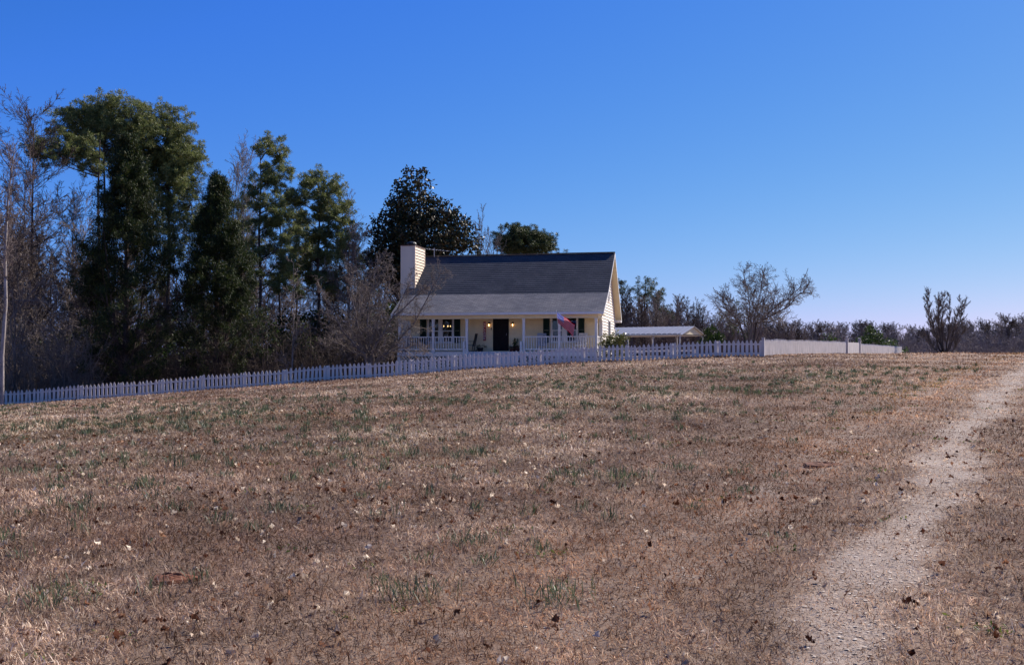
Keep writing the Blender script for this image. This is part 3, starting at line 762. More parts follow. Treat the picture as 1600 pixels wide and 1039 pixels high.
rocking_chair(face(U(907, 1.2), 1.25), -TH-R(14), M['white'], 'white rocking chair in front of the right hand shutter of the right window')
# bench at left
bt = empty('porch_bench', face(U(650, 1.3), 1.4), -TH, 'long dark wooden bench behind the left porch rail', 'bench')
mb = MB(); [mb.box(-.75, .75, -.2+i*.1, -.2+i*.1+.08, .42, .45) for i in range(4)]; mb.build('seat', M['dark'], bt)
mb = MB(); mb.box(-.75, .75, .22, .26, .86, .96); mb.box(-.75, .75, .22, .26, .5, .56)
[mb.box(-.7+i*.14, -.7+i*.14+.05, .225, .255, .56, .86) for i in range(11)]; mb.build('backrest', M['dark'], bt)
for sx in (-.72, .68):
    MB().box(sx, sx+.05, -.2, -.15, 0, .62).build('leg', M['dark'], bt); MB().box(sx, sx+.05, .215, .265, 0, .94).build('leg', M['dark'], bt)
    MB().box(sx-.01, sx+.06, -.22, .215, .62, .65).build('armrest', M['dark'], bt)
def pot_plant(loc, r, h, potmat, label, lh, seed, mat='shrub_g', n=16):
    t = empty('potted_plant', loc, 0, label, 'potted plant')
    MB().lathe([(r*.62,0),(r*.9,h*.8),(r,h*.82),(r,h),(r*.9,h),(r*.85,h*.9)], (0,0,0), 14).build('pot', potmat, t)
    rng = np.random.default_rng(seed); C = rng.normal(size=(n,3))*[r*.45,r*.45,lh*.22]+[0,0,h+lh*.42]
    link('foliage', np_mesh('foliage', *leaves_np(rng, C, 12, (.07,.07,.09), .13, .035, updir=(0,0,1))), M[mat], t)
    segs = [(Vector((0,0,h*.7)), Vector(tuple(c)), .008, .004, 1) for c in C]; link('stem', segs_mesh('stem', segs, 3), M['twig_dark'], t)
    return t
pot_plant(face(U(750, 1.5), 1.55), .21, .26, M['blackmetal'], 'low black planter with a small sprig between the dark rocker and the door', .14, 3, n=5)
pot_plant(face(U(804, 1.55), 1.6), .17, .30, M['terracotta'], 'tallest potted plant right of the front door', .55, 4)
pot_plant(face(U(799, 1.3), 1.25), .14, .18, M['terracotta'], 'small red brown pot closest to the door on its right', .12, 5, 'brownleaf', 8)
pot_plant(face(U(809, 1.3), 1.3), .14, .2, M['terracotta'], 'small dark pot beside the right stair post', .12, 6, 'brownleaf', 8)
# welcome sign
u = U(757.6, VW); sg = empty('welcome_sign', hw(u, VW-.06, 2.72), -TH, 'tall narrow red sign with white letters spelling WELCOME left of the door', 'sign')
MB().box(-.09, .09, -.02, .0, 0, 1.2).build('board', M['red'], sg)
GL = {'W': [(0,1,.2,0),(.2,0,.5,.7),(.5,.7,.8,0),(.8,0,1,1)], 'E': [(0,0,0,1),(0,1,1,1),(0,.5,.8,.5),(0,0,1,0)], 'L': [(0,1,0,0),(0,0,1,0)],
      'C': [(1,.85,.6,1),(.6,1,.2,.9),(.2,.9,0,.5),(0,.5,.2,.1),(.2,.1,.6,0),(.6,0,1,.15)], 'O': [(.5,1,.1,.8),(.1,.8,0,.5),(0,.5,.1,.2),(.1,.2,.5,0),(.5,0,.9,.2),(.9,.2,1,.5),(1,.5,.9,.8),(.9,.8,.5,1)],
      'M': [(0,0,0,1),(0,1,.5,.35),(.5,.35,1,1),(1,1,1,0)]}
for k, chh in enumerate('WELCOME'):
    mb = MB(); z = 1.2-.06-(k+1)*.155+.04
    for (a, b, c, d) in GL[chh]:
        p = Vector((-.055+a*.11, -.024, z+b*.115)); q = Vector((-.055+c*.11, -.024, z+d*.115)); e = (q-p).normalized()*.008
        mb.bar(p-e, q+e, .008, .021, (0, 0, 1) if abs((q-p).normalized().z) < .9 else (1,0,0))
    mb.build('letter', M['white'], sg)
# chandelier inside left window
ug = U(698, VW+1.5); cd = empty('chandelier', hw(ug, VW+1.5, 3.55), -TH, 'lit chandelier hanging inside the left window', 'chandelier')
mb = MB(); mb.tube([(0,0,.15),(0,0,.86)], .01, 5); mb.lathe([(.02,0),(.05,.05),(.03,.15)], (0,0,0), 8)
for k in range(5):
    a = k*2*math.pi/5+.3; mb.tube([(0,0,.05),(.13*math.cos(a),.13*math.sin(a),0),(.24*math.cos(a),.24*math.sin(a),.1)], .008, 5)
mb.build('frame', M['blackmetal'], cd)
for k in range(5):
    a = k*2*math.pi/5+.3; MB().lathe([(.012,0),(.03,.03),(.02,.08),(.004,.1)], (.24*math.cos(a),.24*math.sin(a),.11), 8).build('bulb', M['bulb'], cd)

# flag on the post
m, nt, out = newmat('striped_flag_cloth')
uv = nd(nt, 'ShaderNodeTexCoord').outputs['UV']; sx = nd(nt, 'ShaderNodeSeparateXYZ'); nt.links.new(uv, sx.inputs[0]); fu, fv = sx.outputs[0], sx.outputs[1]
st = mth(nt,'MODULO', mth(nt,'FLOOR', mth(nt,'MULTIPLY', fv, 12.999)), 2.0)
stripe = mixc(nt, st, (.60,.006,.03), (.46,.36,.42))     # stripe 0 (bottom) and 12 (top) are red
can = mth(nt,'MULTIPLY', mth(nt,'LESS_THAN', fu, .40), mth(nt,'GREATER_THAN', fv, 6/13))
cu = mth(nt,'MULTIPLY', fu, 11/.4/2); cv = mth(nt,'MULTIPLY', mth(nt,'SUBTRACT', fv, 6/13), 9/(7/13)/2)
def dots(ou, ov):
    a = mth(nt,'SUBTRACT', mth(nt,'FRACT', mth(nt,'ADD', cu, ou)), .5); b = mth(nt,'SUBTRACT', mth(nt,'FRACT', mth(nt,'ADD', cv, ov)), .5)
    return mth(nt,'LESS_THAN', mth(nt,'ADD', mth(nt,'MULTIPLY', a, a), mth(nt,'MULTIPLY', b, b)), .028)
star = mth(nt,'MAXIMUM', dots(.25,.25), dots(.75,.75))
col = mixc(nt, can, stripe, mixc(nt, star, (.02,.045,.34), (.7,.7,.8)))
d_ = nd(nt, 'ShaderNodeBsdfDiffuse'); t_ = nd(nt, 'ShaderNodeBsdfTranslucent'); nt.links.new(col, d_.inputs[0]); nt.links.new(col, t_.inputs[0])
mx = nd(nt, 'ShaderNodeMixShader'); mx.inputs[0].default_value = .3; nt.links.new(d_.outputs[0], mx.inputs[1]); nt.links.new(t_.outputs[0], mx.inputs[2]); nt.links.new(mx.outputs[0], out.inputs[0])
M['flag'] = m
up = U(874); fl = empty('house_flag', hw(up, -.1, 3.15), -TH, 'stars and stripes flag flying from a pole on the second porch post from the right', 'flag')
tip = Vector((.02, -1.15, 1.20)); MB().tube([(0,0,0), tip*1.03], .014, 7).build('flag_pole', M['white'], fl); MB().lathe([(.005,0),(.03,.02),(.03,.05),(.005,.07)], tuple(tip*1.03), 8).build('finial', M['metal'], fl)
MB().box(-.03, .03, -.02, .025, -.08, .08).build('bracket', M['metal'], fl)
nu, nv = 26, 14; V = []; UVs = []; dn = -tip.normalized()*.86
for j in range(nv+1):
    for i in range(nu+1):
        s = i/nu; t = j/nv          # t 0 bottom .. 1 top of the hoist
        p = tip + dn*(1-t)
        p = p + Vector((1.10*s, .12*s + .05*math.sin(s*9+t*3)*s, -.66*s - .16*s*s*(1-t*.4) + .03*math.sin(s*11+t*2)*s)) + Vector((-.13*(1-t)*s*1.2, 0, 0))
        p.y += (1-t)*s*(-.28)
        V.append(tuple(p)); UVs.append((s, t))
F = [(j*(nu+1)+i, j*(nu+1)+i+1, (j+1)*(nu+1)+i+1, (j+1)*(nu+1)+i) for j in range(nv) for i in range(nu)]
link('flag_cloth', np_mesh('flag_cloth', V, F, True, UVs), M['flag'], fl)

# ------------------------------------------------------------------ fences
PKT = {}
def picket_mesh(w=.145, h=.93, t=.02):
    key = (w, h, t)
    if key not in PKT:
        PKT[key] = MB().prism([(-w/2, 0, .04), (w/2, 0, .04), (w/2, 0, h-.12), (w*.0+.012, 0, h), (-.012, 0, h), (-w/2, 0, h-.12)], (0, t, 0)).mesh('picket')
    return PKT[key]
def fence_run(A, B, label, npan_skip, sub=True, mat='fence', gap=(None, None), zoff=0.0, spacing=None, fname='picket_fence'):
    A = Vector(A); B = Vector(B); L = (B-A).length; d = (B-A)/L; ang = math.atan2(d.y, d.x)
    n = int(round(L/2.40)); pl = L/n; rnd = random.Random(7)
    nrm = Vector((-d.y, d.x))
    root = empty(fname, (A.x, A.y, gz(A.x, A.y)), ang, label, 'fence')
    base = root.location
    def loc_(s, off=0.0, z=0.0):   # point in the root's frame
        p = A + d*s; return Vector((s, off, gz(p.x, p.y)+z+zoff-base.z))
    npk = 10
    for i in range(n):
        s0, s1 = i*pl, (i+1)*pl
        if gap[0] is not None and s1 > gap[0] and s0 < gap[1]: continue
        mb = MB()
        for hz in (.20, .70):
            m_ = loc_((s0+s1)/2, .045, hz); mb.bar(loc_(s0, .045, hz), m_, .036, .085); mb.bar(m_, loc_(s1, .045, hz), .036, .085)
        if not sub:
            for k in range(npk):
                s = s0 + pl*(k+.5)/npk; p = loc_(s); w = .15/2; h = .93+rnd.uniform(-.015,.015); t = .0
                mb.prism([(p.x-w, t, p.z+.04), (p.x+w, t, p.z+.04), (p.x+w, t, p.z+h-.12), (p.x+.012, t, p.z+h), (p.x-.012, t, p.z+h), (p.x-w, t, p.z+h-.12)], (0, .022, 0))
        pan = mb.build('fence_panel', M[mat], root)
        if sub:
            for k in range(npk):
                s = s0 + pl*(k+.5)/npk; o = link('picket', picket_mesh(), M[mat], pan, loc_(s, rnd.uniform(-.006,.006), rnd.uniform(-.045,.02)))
                o.rotation_euler = (0, rnd.gauss(0,.024), 0)
                if rnd.random() < .03: o.rotation_euler = (0, rnd.choice((-1,1))*.06, 0)
    for i in range(n+1):
        s = i*pl
        if gap[0] is not None and gap[0] < s < gap[1]: continue
        p = loc_(min(s, L-.02), .115, 0); MB().box(-.048, .048, -.048, .048, -.1, .88).build('fence_post', M['white'], root, p)
    return root
FA = (WX(-60, 60.2), 60.2); FB = (WX(1192, 56), 56.0)
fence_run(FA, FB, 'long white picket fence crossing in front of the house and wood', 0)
FC = (WX(1409, 112), 112.0)
A = Vector(FB); B = Vector(FC); L2 = (B-A).length; dd = (B-A)/L2
# where do the gate posts stand
def along_px(px):
    t = (px-800)/1600; return (t*A.y-A.x)/(dd.x-t*dd.y)
g0, g1 = along_px(1323), along_px(1343)
fence_run(A+dd*.15, A+dd*(g0-.3), 'white board fence in shade-darkened paint running back from the corner to the gate', 0, False, 'fence_shaded', zoff=.03, fname='board_fence')
fence_run(A+dd*(g1+.3), B, 'far end of the white board fence beyond the gate, lowest at its right end', 0, False, 'fence_shaded', zoff=-.05, fname='board_fence')
p = A; cpst = MB().box(-.07, .07, -.07, .07, -.1, 1.04); cpst.box(-.085, .085, -.085, .085, 1.04, 1.07)
corner = cpst.build('corner_post', M['fence_shaded'], None, (p.x+.02, p.y-.02, gz(p.x, p.y)), math.atan2(dd.y, dd.x)); tag(corner, 'square white corner post where the picket fence meets the board fence', 'fence post')
gp = A+dd*g0; ga = math.atan2(dd.y, dd.x); gt = empty('fence_gate', (gp.x, gp.y, gz(gp.x, gp.y)), ga, 'white gate between two tall capped posts in the board fence', 'gate')
GLn = g1-g0; zb = gz(*(A+dd*g1)[:]) - gt.location.z
for s, zz, hh in ((0, 0, 1.16), (GLn, zb, 1.08)):
    mb = MB(); mb.box(s-.11, s+.11, -.11, .11, zz-.1, zz+hh); mb.box(s-.14, s+.14, -.14, .14, zz+hh, zz+hh+.05); gpst = mb.build('gate_post', M['fence_shaded'], gt)
    MB().lathe([(.05,0),(.06,.03),(.10,.09),(.09,.16),(.02,.21)], (s, 0, zz+hh+.05), 10).build('finial', M['fence_shaded'], gpst)
mb = MB(); n = max(4, int((GLn-.3)/.17))
for k in range(n):
    s = .15+(GLn-.3)*(k+.5)/n; z = zb*s/GLn; mb.box(s-.075, s+.075, -.02, .0, z+.06, z+.93+.0*math.sin(math.pi*k/(n-1)))
for hz in (.2, .72): mb.bar((.15, .03, hz+zb*.1), (GLn-.15, .03, hz+zb*.95), .03, .09)
mb.build('gate_leaf', M['fence_shaded'], gt)

# ------------------------------------------------------------------ carport, swing frame
CZr = 92.0; ca = R(32); cl = Vector((WX(1063, CZr), CZr, 0)); cl.z = gz(cl.x, cl.y)
cp = empty('carport', cl, math.pi-ca, 'open metal carport with a pale low pitched roof behind the house', 'carport')
cl_z = cl.z; EH = WZ(521.5, CZr)-cl_z; RH = WZ(508.5, CZr)-cl_z; CW, CLn = 5.5, 13.0
# local x runs left-back along the eave, local -y runs away from the camera along the gable
def sheet(mb, y0, z0, y1, z1):
    n = 26
    for i in range(n):
        x0 = -.25+i*(CLn+.5)/n; x1 = x0+(CLn+.5)/n; c = x0+(x1-x0)*.75
        mb.poly([(x0,y0,z0),(c,y0,z0),(c,y1,z1),(x0,y1,z1)]); mb.poly([(c,y0,z0+.03),(x1,y0,z0+.03),(x1,y1,z1+.03),(c,y1,z1+.03)])
    mb.prism([(-.25,y0,z0-.01),(CLn+.25,y0,z0-.01),(CLn+.25,y1,z1-.01),(-.25,y1,z1-.01)], (0,0,-.03))
M['sheet'] = m_paint('pale_roof_sheet', (.40,.39,.41), .08, 2, .4)
mb = MB(); sheet(mb, .25, EH-.08, -CW/2, RH); sheet(mb, -CW/2, RH, -CW-.25, EH-.08); mb.build('roof', M['sheet'], cp)
mb = MB(); mb.prism([(-.05, -.05, EH-.02), (-.05, -CW+.05, EH-.02), (-.05, -CW/2, RH-.08)], (.03, 0, 0)); mb.build('gable_panel', M['tan'], cp)
for i in range(6):
    for y in (0, -CW):
        x = .05+i*(CLn-.1)/5; MB().box(x-.04, x+.04, y-.04, y+.04, -.3, EH).bar((x, y, EH-.55), (x, y+(-.5 if y == 0 else .5), EH+.0), .035).build('post', M['metal'], cp)
mb = MB(); mb.bar((-.05,0,EH), (CLn,0,EH), .06); mb.bar((-.05,-CW,EH), (CLn,-CW,EH), .06); mb.bar((-.02,0,EH-.05), (-.02,-CW,EH-.05), .05, .09); mb.build('frame', M['blackmetal'], cp)

SZ = 76.0; sw = pix(997, 560, SZ); sw.z = gz(sw.x, sw.y); ss = SZ/1600
sf = empty('swing_frame', sw, 0, 'white wooden A frame of a garden swing in front of the carport', 'swing frame')
hA = WZ(542.5, SZ)-sw.z
def aframe(x, y, w, name='side_frame'):
    mb = MB(); mb.bar((x-w, y, -.1), (x, y, hA), .09, .06); mb.bar((x+w, y, -.1), (x, y, hA), .09, .06); mb.bar((x-w*.52, y-.05, hA*.48), (x+w*.52, y-.05, hA*.48), .05, .10); mb.build(name, M['white'], sf)
aframe(0, 0, .62); aframe(-.85, 2.0, .62)
MB().bar((0,0,hA-.02), (-.85,2.0,hA-.02), .07, .09).build('top_beam', M['dark'], sf)

rz_ = 70.0; ra, rb_ = WX(958, rz_), WX(1086, rz_); rf = empty('rail_fence', (ra, rz_, gz(ra, rz_)), 0, 'low white single rail fence seen through the pickets in front of the carport', 'rail fence')
hr = WZ(549, rz_); MB().bar((0, 0, hr-rf.location.z), (rb_-ra, 0, hr-rf.location.z+.05), .035, .12).build('rail', M['white'], rf)
for k in range(4):
    px_ = (rb_-ra)*k/3; g_ = gz(ra+px_, rz_); MB().box(px_-.06, px_+.06, .02, .14, g_-rf.location.z-.1, hr-rf.location.z+.16).build('post', M['white'], rf)
# ------------------------------------------------------------------ trees: the wood on the left
pine(160, 84, 138, [(158,160,24,17),(112,186,28,17),(190,185,36,28),(84,207,20,11),(140,195,30,20),(215,205,30,22),(170,225,40,26),(130,186,40,22)], 'tallest pine with a broad rounded crown behind the left cedar', 11, clump=.7, dens=2.6)
pine(152, 79, 205, [(84,236,44,16),(118,226,26,16),(62,232,20,10),(135,255,24,14)], 'pine with a long flat bough reaching left beyond the tall pine', 12, clump=.6, dens=2.2)
pine(262, 87, 160, [(252,186,28,18),(282,208,24,26),(240,225,42,30),(285,255,32,36),(262,290,44,38),(296,315,26,34),(280,365,28,34),(240,340,30,40),(220,190,30,26),(225,260,34,30),(270,240,40,30)], 'wide bushy pine between the two cedars', 13, clump=.72, dens=2.4)
cedar(196, 66, 206, 205, 'larger dark cone shaped cedar on the left', 21, .1)
cedar(338, 68, 274, 168, 'smaller dark cedar just right of the larger one', 22, .12)
pine(405, 78, 217, [(424,232,24,14),(436,248,14,10),(405,268,14,8),(430,272,24,12),(445,300,26,9),(420,318,26,8),(395,300,10,8),(440,338,26,8),(415,360,26,8),(445,380,20,8),(415,285,22,14),(425,345,24,10),(400,395,24,12),(440,410,24,12),(420,440,26,12)], 'tall slender pine with a tufted top right of the cedars', 14, clump=.5, dens=1.2, low=16, trunk_r=.17)
pine(497, 80, 265, [(481,275,22,9),(522,290,13,13),(496,296,34,13),(470,312,16,10),(540,320,13,9),(500,330,22,9),(478,342,20,8),(528,352,20,9),(500,368,30,8),(470,392,18,8),(520,398,20,8),(480,430,22,8),(505,315,30,12),(515,375,30,12),(485,405,30,12),(510,440,30,12),(525,340,22,10)], 'leaning topped pine nearest the house with a thick dark trunk', 15, clump=.52, dens=1.25, low=18, trunk_r=.19)
pine(437, 86, 290, [(440,320,20,9),(425,345,20,8),(455,360,20,8),(430,392,24,8),(462,410,18,8),(440,432,20,8)], 'thin half hidden pine between the two tufted pines', 16, clump=.5, dens=1.0, low=10, trunk_r=.13)
pine(545, 92, 352, [(545,362,16,10),(535,385,24,12),(555,405,22,12),(540,430,28,14),(560,455,26,14),(530,465,26,12)], 'short full pine between the leaning topped pine and the magnolia', 24, 'needle_d', clump=.6, dens=1.3, trunk_r=.13)
pine(463, 95, 330, [(463,340,18,10),(455,362,24,12),(470,385,26,12),(460,420,28,14),(470,455,26,12)], 'dim pine filling the gap behind the slim bare sapling', 25, 'needle_d', clump=.6, dens=1.2, trunk_r=.13)
pine(376, 90, 300, [(378,320,12,10),(372,350,18,12),(385,385,22,12),(370,420,24,14)], 'thin dim pine behind the right side of the smaller cedar', 17, clump=.5, dens=1.0, low=8, trunk_r=.13)
leafy('magnolia_tree', 655, 84, [(650,280,24,20),(622,288,10,9),(645,325,42,32),(688,330,28,24),(612,365,36,36),(665,375,62,42),(722,365,28,26),(738,385,16,16),(598,410,28,36),(640,420,50,40),(585,425,16,22)],
      'large dark glossy magnolia rising behind the chimney', 'magnolia tree', 31, 'magnolia', .34, .17, 22, .48, .55, .25)
pine(818, 118, 352, [(815,366,30,12),(845,376,22,12),(790,378,20,13),(820,384,44,12),(862,387,8,6)], 'rounded pine crown showing above the middle of the house roof', 18, 'needle_d', clump=.6, dens=2.6)
# right of the house
pine(1008, 132, 434, [(1010,446,18,11),(990,455,10,8),(1030,462,12,9),(1012,468,20,8),(1040,485,12,6),(1045,500,14,5)], 'pine standing out of the bare wood right of the house', 19, 'needle_d', clump=.8, dens=1.2)
pine(972, 140, 436, [(970,442,6,5),(968,456,6,5)], 'small pine tip just past the right roof edge', 20, 'needle_d', clump=.6, dens=1.3, trunk_r=.1)

# bare trees: templates
def bare_segs(seed, H, Q=Q_BARE, r=.16, lean=0.0):
    rnd = random.Random(seed); segs = []
    grow(rnd, Vector((0,0,-.1)), Vector((lean,0,1)).normalized(), H, r, 0, Q, segs); return segs
def fit_height(segs, H):
    top = max(s[1].z for s in segs); k = H/top
    return [(a*k, b*k, r, s, l) for a, b, r, s, l in segs]
def bare_at(name, px, Z, ytop, seed, label, cat='bare tree', r=.15, Q=Q_BARE, twig='twig', bark='bark_grey', group=None, narrow=1.0, lean=0):
    x = WX(px, Z); z = gz(x, Z)-.1; segs = fit_height(bare_segs(seed, 10, Q, r, lean), WZ(ytop, Z)-z)
    if narrow != 1: segs = [(Vector((a.x*narrow, a.y*narrow, a.z)), Vector((b.x*narrow, b.y*narrow, b.z)), r1, r2, l) for a, b, r1, r2, l in segs]
    return tree_obj(name, segs, M[bark], M[twig], (x, Z, z), label, cat, group)
QV = dict(Q_BARE, rmin=.013, ang=[30,32,38,0], up=[.02,.12,.08,.04], kids=[20,8,5,0], lr=[.46,.5,.5,0], start=[.35,.1,.1,0])
QL = dict(Q_BARE, wob=[.012,.12,.16,.2], ang=[62,40,40,0], up=[.02,.05,.05,.02], kids=[34,8,5,0], lr=[.30,.48,.5,0], start=[.28,.15,.1,0], fall=[.45,.5,.4,0], rmin=.014)
bare_at('bare_tree', 48, 76, 135, 41, 'very tall bare tree with a straight dark trunk near the left edge', r=.17, Q=dict(QL, wob=[.010,.05,.1,.15], ang=[52,38,40,0], up=[.02,.09,.05,.02], kids=[50,12,6,0], start=[.3,.12,.1,0], lr=[.25,.4,.5,0], rmin=.012), twig='twig_dark', bark='bark_pine')
bare_at('bare_tree', 104, 80, 268, 51, 'bare brown tree filling the gap left of the larger cedar', r=.12, Q=dict(QV, kids=[28,10,6,0]))
bare_at('bare_tree', 22, 74, 215, 42, 'bare purple grey twiggy tree just left of the very tall bare tree', r=.1, Q=QV, twig='twig_red')
bare_at('bare_tree', 341, 90, 203, 43, 'leafless tree top rising behind the smaller cedar, upright and fine twigged', r=.15, Q=QV)
bare_at('bare_tree', 388, 88, 216, 44, 'tall forked leafless tree between the smaller cedar and the slender pine', r=.15, Q=QV)
bare_at('bare_tree', 368, 95, 246, 45, 'lower leafless tree in the gap between the two tall leafless tops', r=.12, Q=QV)
bare_at('bare_tree', 570, 92, 300, 46, 'brownish bare tree touching the left side of the magnolia', r=.15, Q=QV, twig='twig_red')
bare_at('bare_tree', 748, 95, 318, 47, 'thin bare tree top peeping out right of the magnolia', r=.1, Q=QV, narrow=.7)
bare_at('bare_tree', 776, 112, 352, 48, 'thin bare tree top left of the rounded pine crown above the roof', r=.1, Q=QV, narrow=.7)
bare_at('sapling', 456, 62.5, 398, 49, 'slim bare sapling standing just behind the picket fence below the pines', 'sapling', .055, dict(QL, kids=[22,5,3,0], lr=[.22,.5,.5,0], start=[.1,.2,.1,0]), 'twig')
# pale trunk at the left edge, in front of the fence
x = WX(4, 58); zb0 = gz(x, 58)-.1; rnd = random.Random(50); segs = []
pts = [Vector((0,0,0)), Vector((-.02,0,3)), Vector((.10,.1,6)), Vector((.02,.1,9)), Vector((.16,.1,12)), Vector((.5,.1,15.0))]
for a, b, r0, r1 in zip(pts[:-1], pts[1:], (.13,.115,.10,.08,.05), (.115,.10,.08,.05,.02)): segs.append((a, b, r0, r1, 0))
for k in range(26):
    h = rnd.uniform(5, 14.2); i = min(4, int(h/3)); a = pts[i].lerp(pts[i+1], (h-3*i)/3)
    an = rnd.uniform(0, 6.28); grow(rnd, a, Vector((math.cos(an), math.sin(an), 1.6)).normalized(), rnd.uniform(1.5,3.5)*(1-.4*h/15), .03, 1, dict(Q_BARE, kids=[0,7,5,0], rmin=.009), segs)
tree_obj('bare_tree', segs, M['bark_pale'], M['twig_red'], (x, 58, zb0), 'thin pale trunked bare tree at the very left edge, right at the picket fence', 'bare tree')

# generic wood trees (shared meshes)
def template(seed, H, Q, r, twig, bark, label, group):
    segs = fit_height(bare_segs(seed, H, Q, r), H)
    return tree_obj('bare_tree', segs, M[bark], M[twig], (0,0,0), label, 'bare tree', group)
rnd = random.Random(77)
LW = ('bare grey brown tree in the crowded wood left of the house', 'bare trees crowding the wood on the left')
QW = dict(Q_BARE, kids=[26,9,7,0], rmin=.014, start=[.2,.1,.1,0])
T = [template(100+i, 12, (QW, QV)[i % 2], .12, ('twig','twig_red','twig_dark')[i % 3], 'bark_grey', *LW) for i in range(4)]
used = set()
def put(T, x, y, h, base, group_used=used):
    k = rnd.randrange(len(T)); src = T[k]
    o = src if k not in group_used else copy_tree(src)
    group_used.add(k)
    s = h/base; w = s*rnd.uniform(.85, 1.2)
    o.location = (x, y, gz(x, y)-.15); o.rotation_euler = (0, 0, rnd.uniform(0, 6.28)); o.scale = (w, w, s)
    return o
def env_left(px):   # how high the wood stands at each picture column
    return np.interp(px, [-80,0,30,60,100,150,300,345,420,470,540,600,640,760], [230,260,290,300,330,330,330,330,330,350,345,340,390,400])
for i in range(92):
    px = -70 + 820*(i+rnd.random())/92; Z = rnd.uniform(72, 118)
    if px > 600: Z = rnd.uniform(90, 118)
    y = env_left(px) + rnd.uniform(0, 130); x = WX(px, Z)
    put(T, x, Z, max(4, WZ(y, Z)-gz(x, Z)), 12)

# undergrowth: nobody could count these stems
def thicket(name, label, cat, X, Y, H, mat, rng, k_twigs, r=.013, leafmat=None):
    """stems at X,Y with height H, each with twigs; returns object"""
    n = len(X); Z0 = ground(X, Y)-.1; segA = []; segB = []; ra = []; rb = []
    d = rng.normal(size=(n,3))*[.22,.22,0]+[0,0,1]; d /= np.linalg.norm(d, axis=1, keepdims=True)
    p = np.stack([X, Y, Z0], 1); S = 5; nodes = [p]
    for s in range(S):
        d = d + rng.normal(size=(n,3))*.14; d /= np.linalg.norm(d, axis=1, keepdims=True)
        q = nodes[-1] + d*(H/S)[:,None]; nodes.append(q)
        segA.append(nodes[-2]); segB.append(q); ra.append(np.full(n, r*2*(1-s/S)+r*.5)); rb.append(np.full(n, r*2*(1-(s+1)/S)+r*.5))
    N = np.stack(nodes, 1)
    for k in range(k_twigs):
        t = rng.random(n)*.85+.12; i = (t*S).astype(int); f = t*S-i
        a = N[np.arange(n), i]*(1-f)[:,None] + N[np.arange(n), np.minimum(i+1,S)]*f[:,None]
        dd_ = rng.normal(size=(n,3))+[0,0,.55]; dd_ /= np.linalg.norm(dd_, axis=1, keepdims=True)
        l = H*.26*rng.uniform(.4,1.1,n)*(1.1-t*.6); b = a+dd_*l[:,None]
        segA.append(a); segB.append(b); ra.append(np.full(n, r)); rb.append(np.full(n, r*.5))
        for kk in range(2):
            f2 = rng.uniform(.3,.95,n); a2 = a+dd_*(l*f2)[:,None]; d2 = dd_+rng.normal(size=(n,3))*.7; d2 /= np.linalg.norm(d2, axis=1, keepdims=True)
            segA.append(a2); segB.append(a2+d2*(l*.55)[:,None]); ra.append(np.full(n, r*.7)); rb.append(np.full(n, r*.4))
    me = segs_np(name, np.concatenate(segA), np.concatenate(segB), np.concatenate(ra), np.concatenate(rb), 3)
    o = link(name, me, M[mat]); tag(o, label, cat, kind='stuff'); return o
rng = np.random.default_rng(5)
n = 2600; px = rng.uniform(-90, 640, n); Y = 66+rng.random(n)**1.2*40; X = (px-800)/1600*Y
hh = np.interp(px, [-90,0,100,200,420,560,640], [5.5,5.5,4.5,3.5,4,5,3.5])*rng.uniform(.35,1.1,n)
thicket('undergrowth', 'tangled brown leafless undergrowth filling the wood behind the picket fence', 'undergrowth', X, Y, hh, 'twig_dark', rng, 11)
n = 520; px = rng.uniform(-60, 150, n); Y = 62.5+rng.random(n)*8; X = (px-800)/1600*Y
thicket('brush', 'grey brown thorny brush bunched behind the left end of the picket fence', 'brush', X, Y, rng.uniform(1.2, 6.0, n), 'twig', rng, 10, .010)
# low evergreen leaves added to block light deep in the wood
rng = np.random.default_rng(9); n = 1500; px = rng.uniform(-90, 640, n); Y = 74+rng.random(n)*45; X = (px-800)/1600*Y
C = np.stack([X, Y, ground(X, Y)+rng.random(n)**1.3*5.4], 1)
o = link('evergreen_dark_fill', np_mesh('evergreen_dark_fill', *leaves_np(rng, C, 46, (.9,.9,.6), .34, .14)), M['cedar']); tag(o, 'dark low evergreen leaves added to block light deep in the wood on the left', 'added foliage', kind='stuff')
# small pine saplings and rusty leaves among the brush
for i, (px, Z, yt, w, lab) in enumerate([(478, 70, 508, 26, 'small green pine sapling right of the slim bare sapling'), (418, 71, 488, 30, 'ragged green cedar bush right of the smaller cedar'), (262, 69, 540, 30, 'low olive green bush between the feet of the two cedars')]):
    leafy('evergreen_bush', px, Z, [(px, (yt+575)/2, w*.8, (575-yt)/2), (px-3, yt+14, w*.4, 14)], lab, 'bush', 60+i, 'shrub_g' if i else 'needle', .2, .06, 16, .16, .42, .05)

# the spreading bare tree in front of the left end of the house
QF = dict(Q_BARE, max=3, seg=[5,4,3,3], wob=[.1,.17,.22,.25], up=[.03,.05,.04,.02], kids=[6,6,5,0], lr=[.6,.55,.55,0], ang=[45,48,48,0], rmin=.0085, fall=[.3,.3,.3,0], start=[.1,.1,.1,0])
def front_tree(base_px, base_py, Z, limbs, seed, label, name, kids, L, r, bark, twig, cat='bare tree', Q=QF, depth=.5):
    rnd = random.Random(seed); segs = []; x = WX(base_px, Z); z = gz(x, Z)-.1; loc = Vector((x, Z, z))
    for limb in limbs:
        dy = rnd.uniform(-depth, depth); k = len(limb); pts = [Vector((x, Z, z))]
        for i, (a, b) in enumerate(limb): pts.append(pix(a, b, Z, dy*(i+1)*1.1))
        guided(rnd, pts, r*rnd.uniform(.7,1), .018, Q, segs, kids, L, 1, Q.get('first', .15))
    return tree_obj(name, rel(segs, loc), M[bark], M[twig], loc, label, cat)
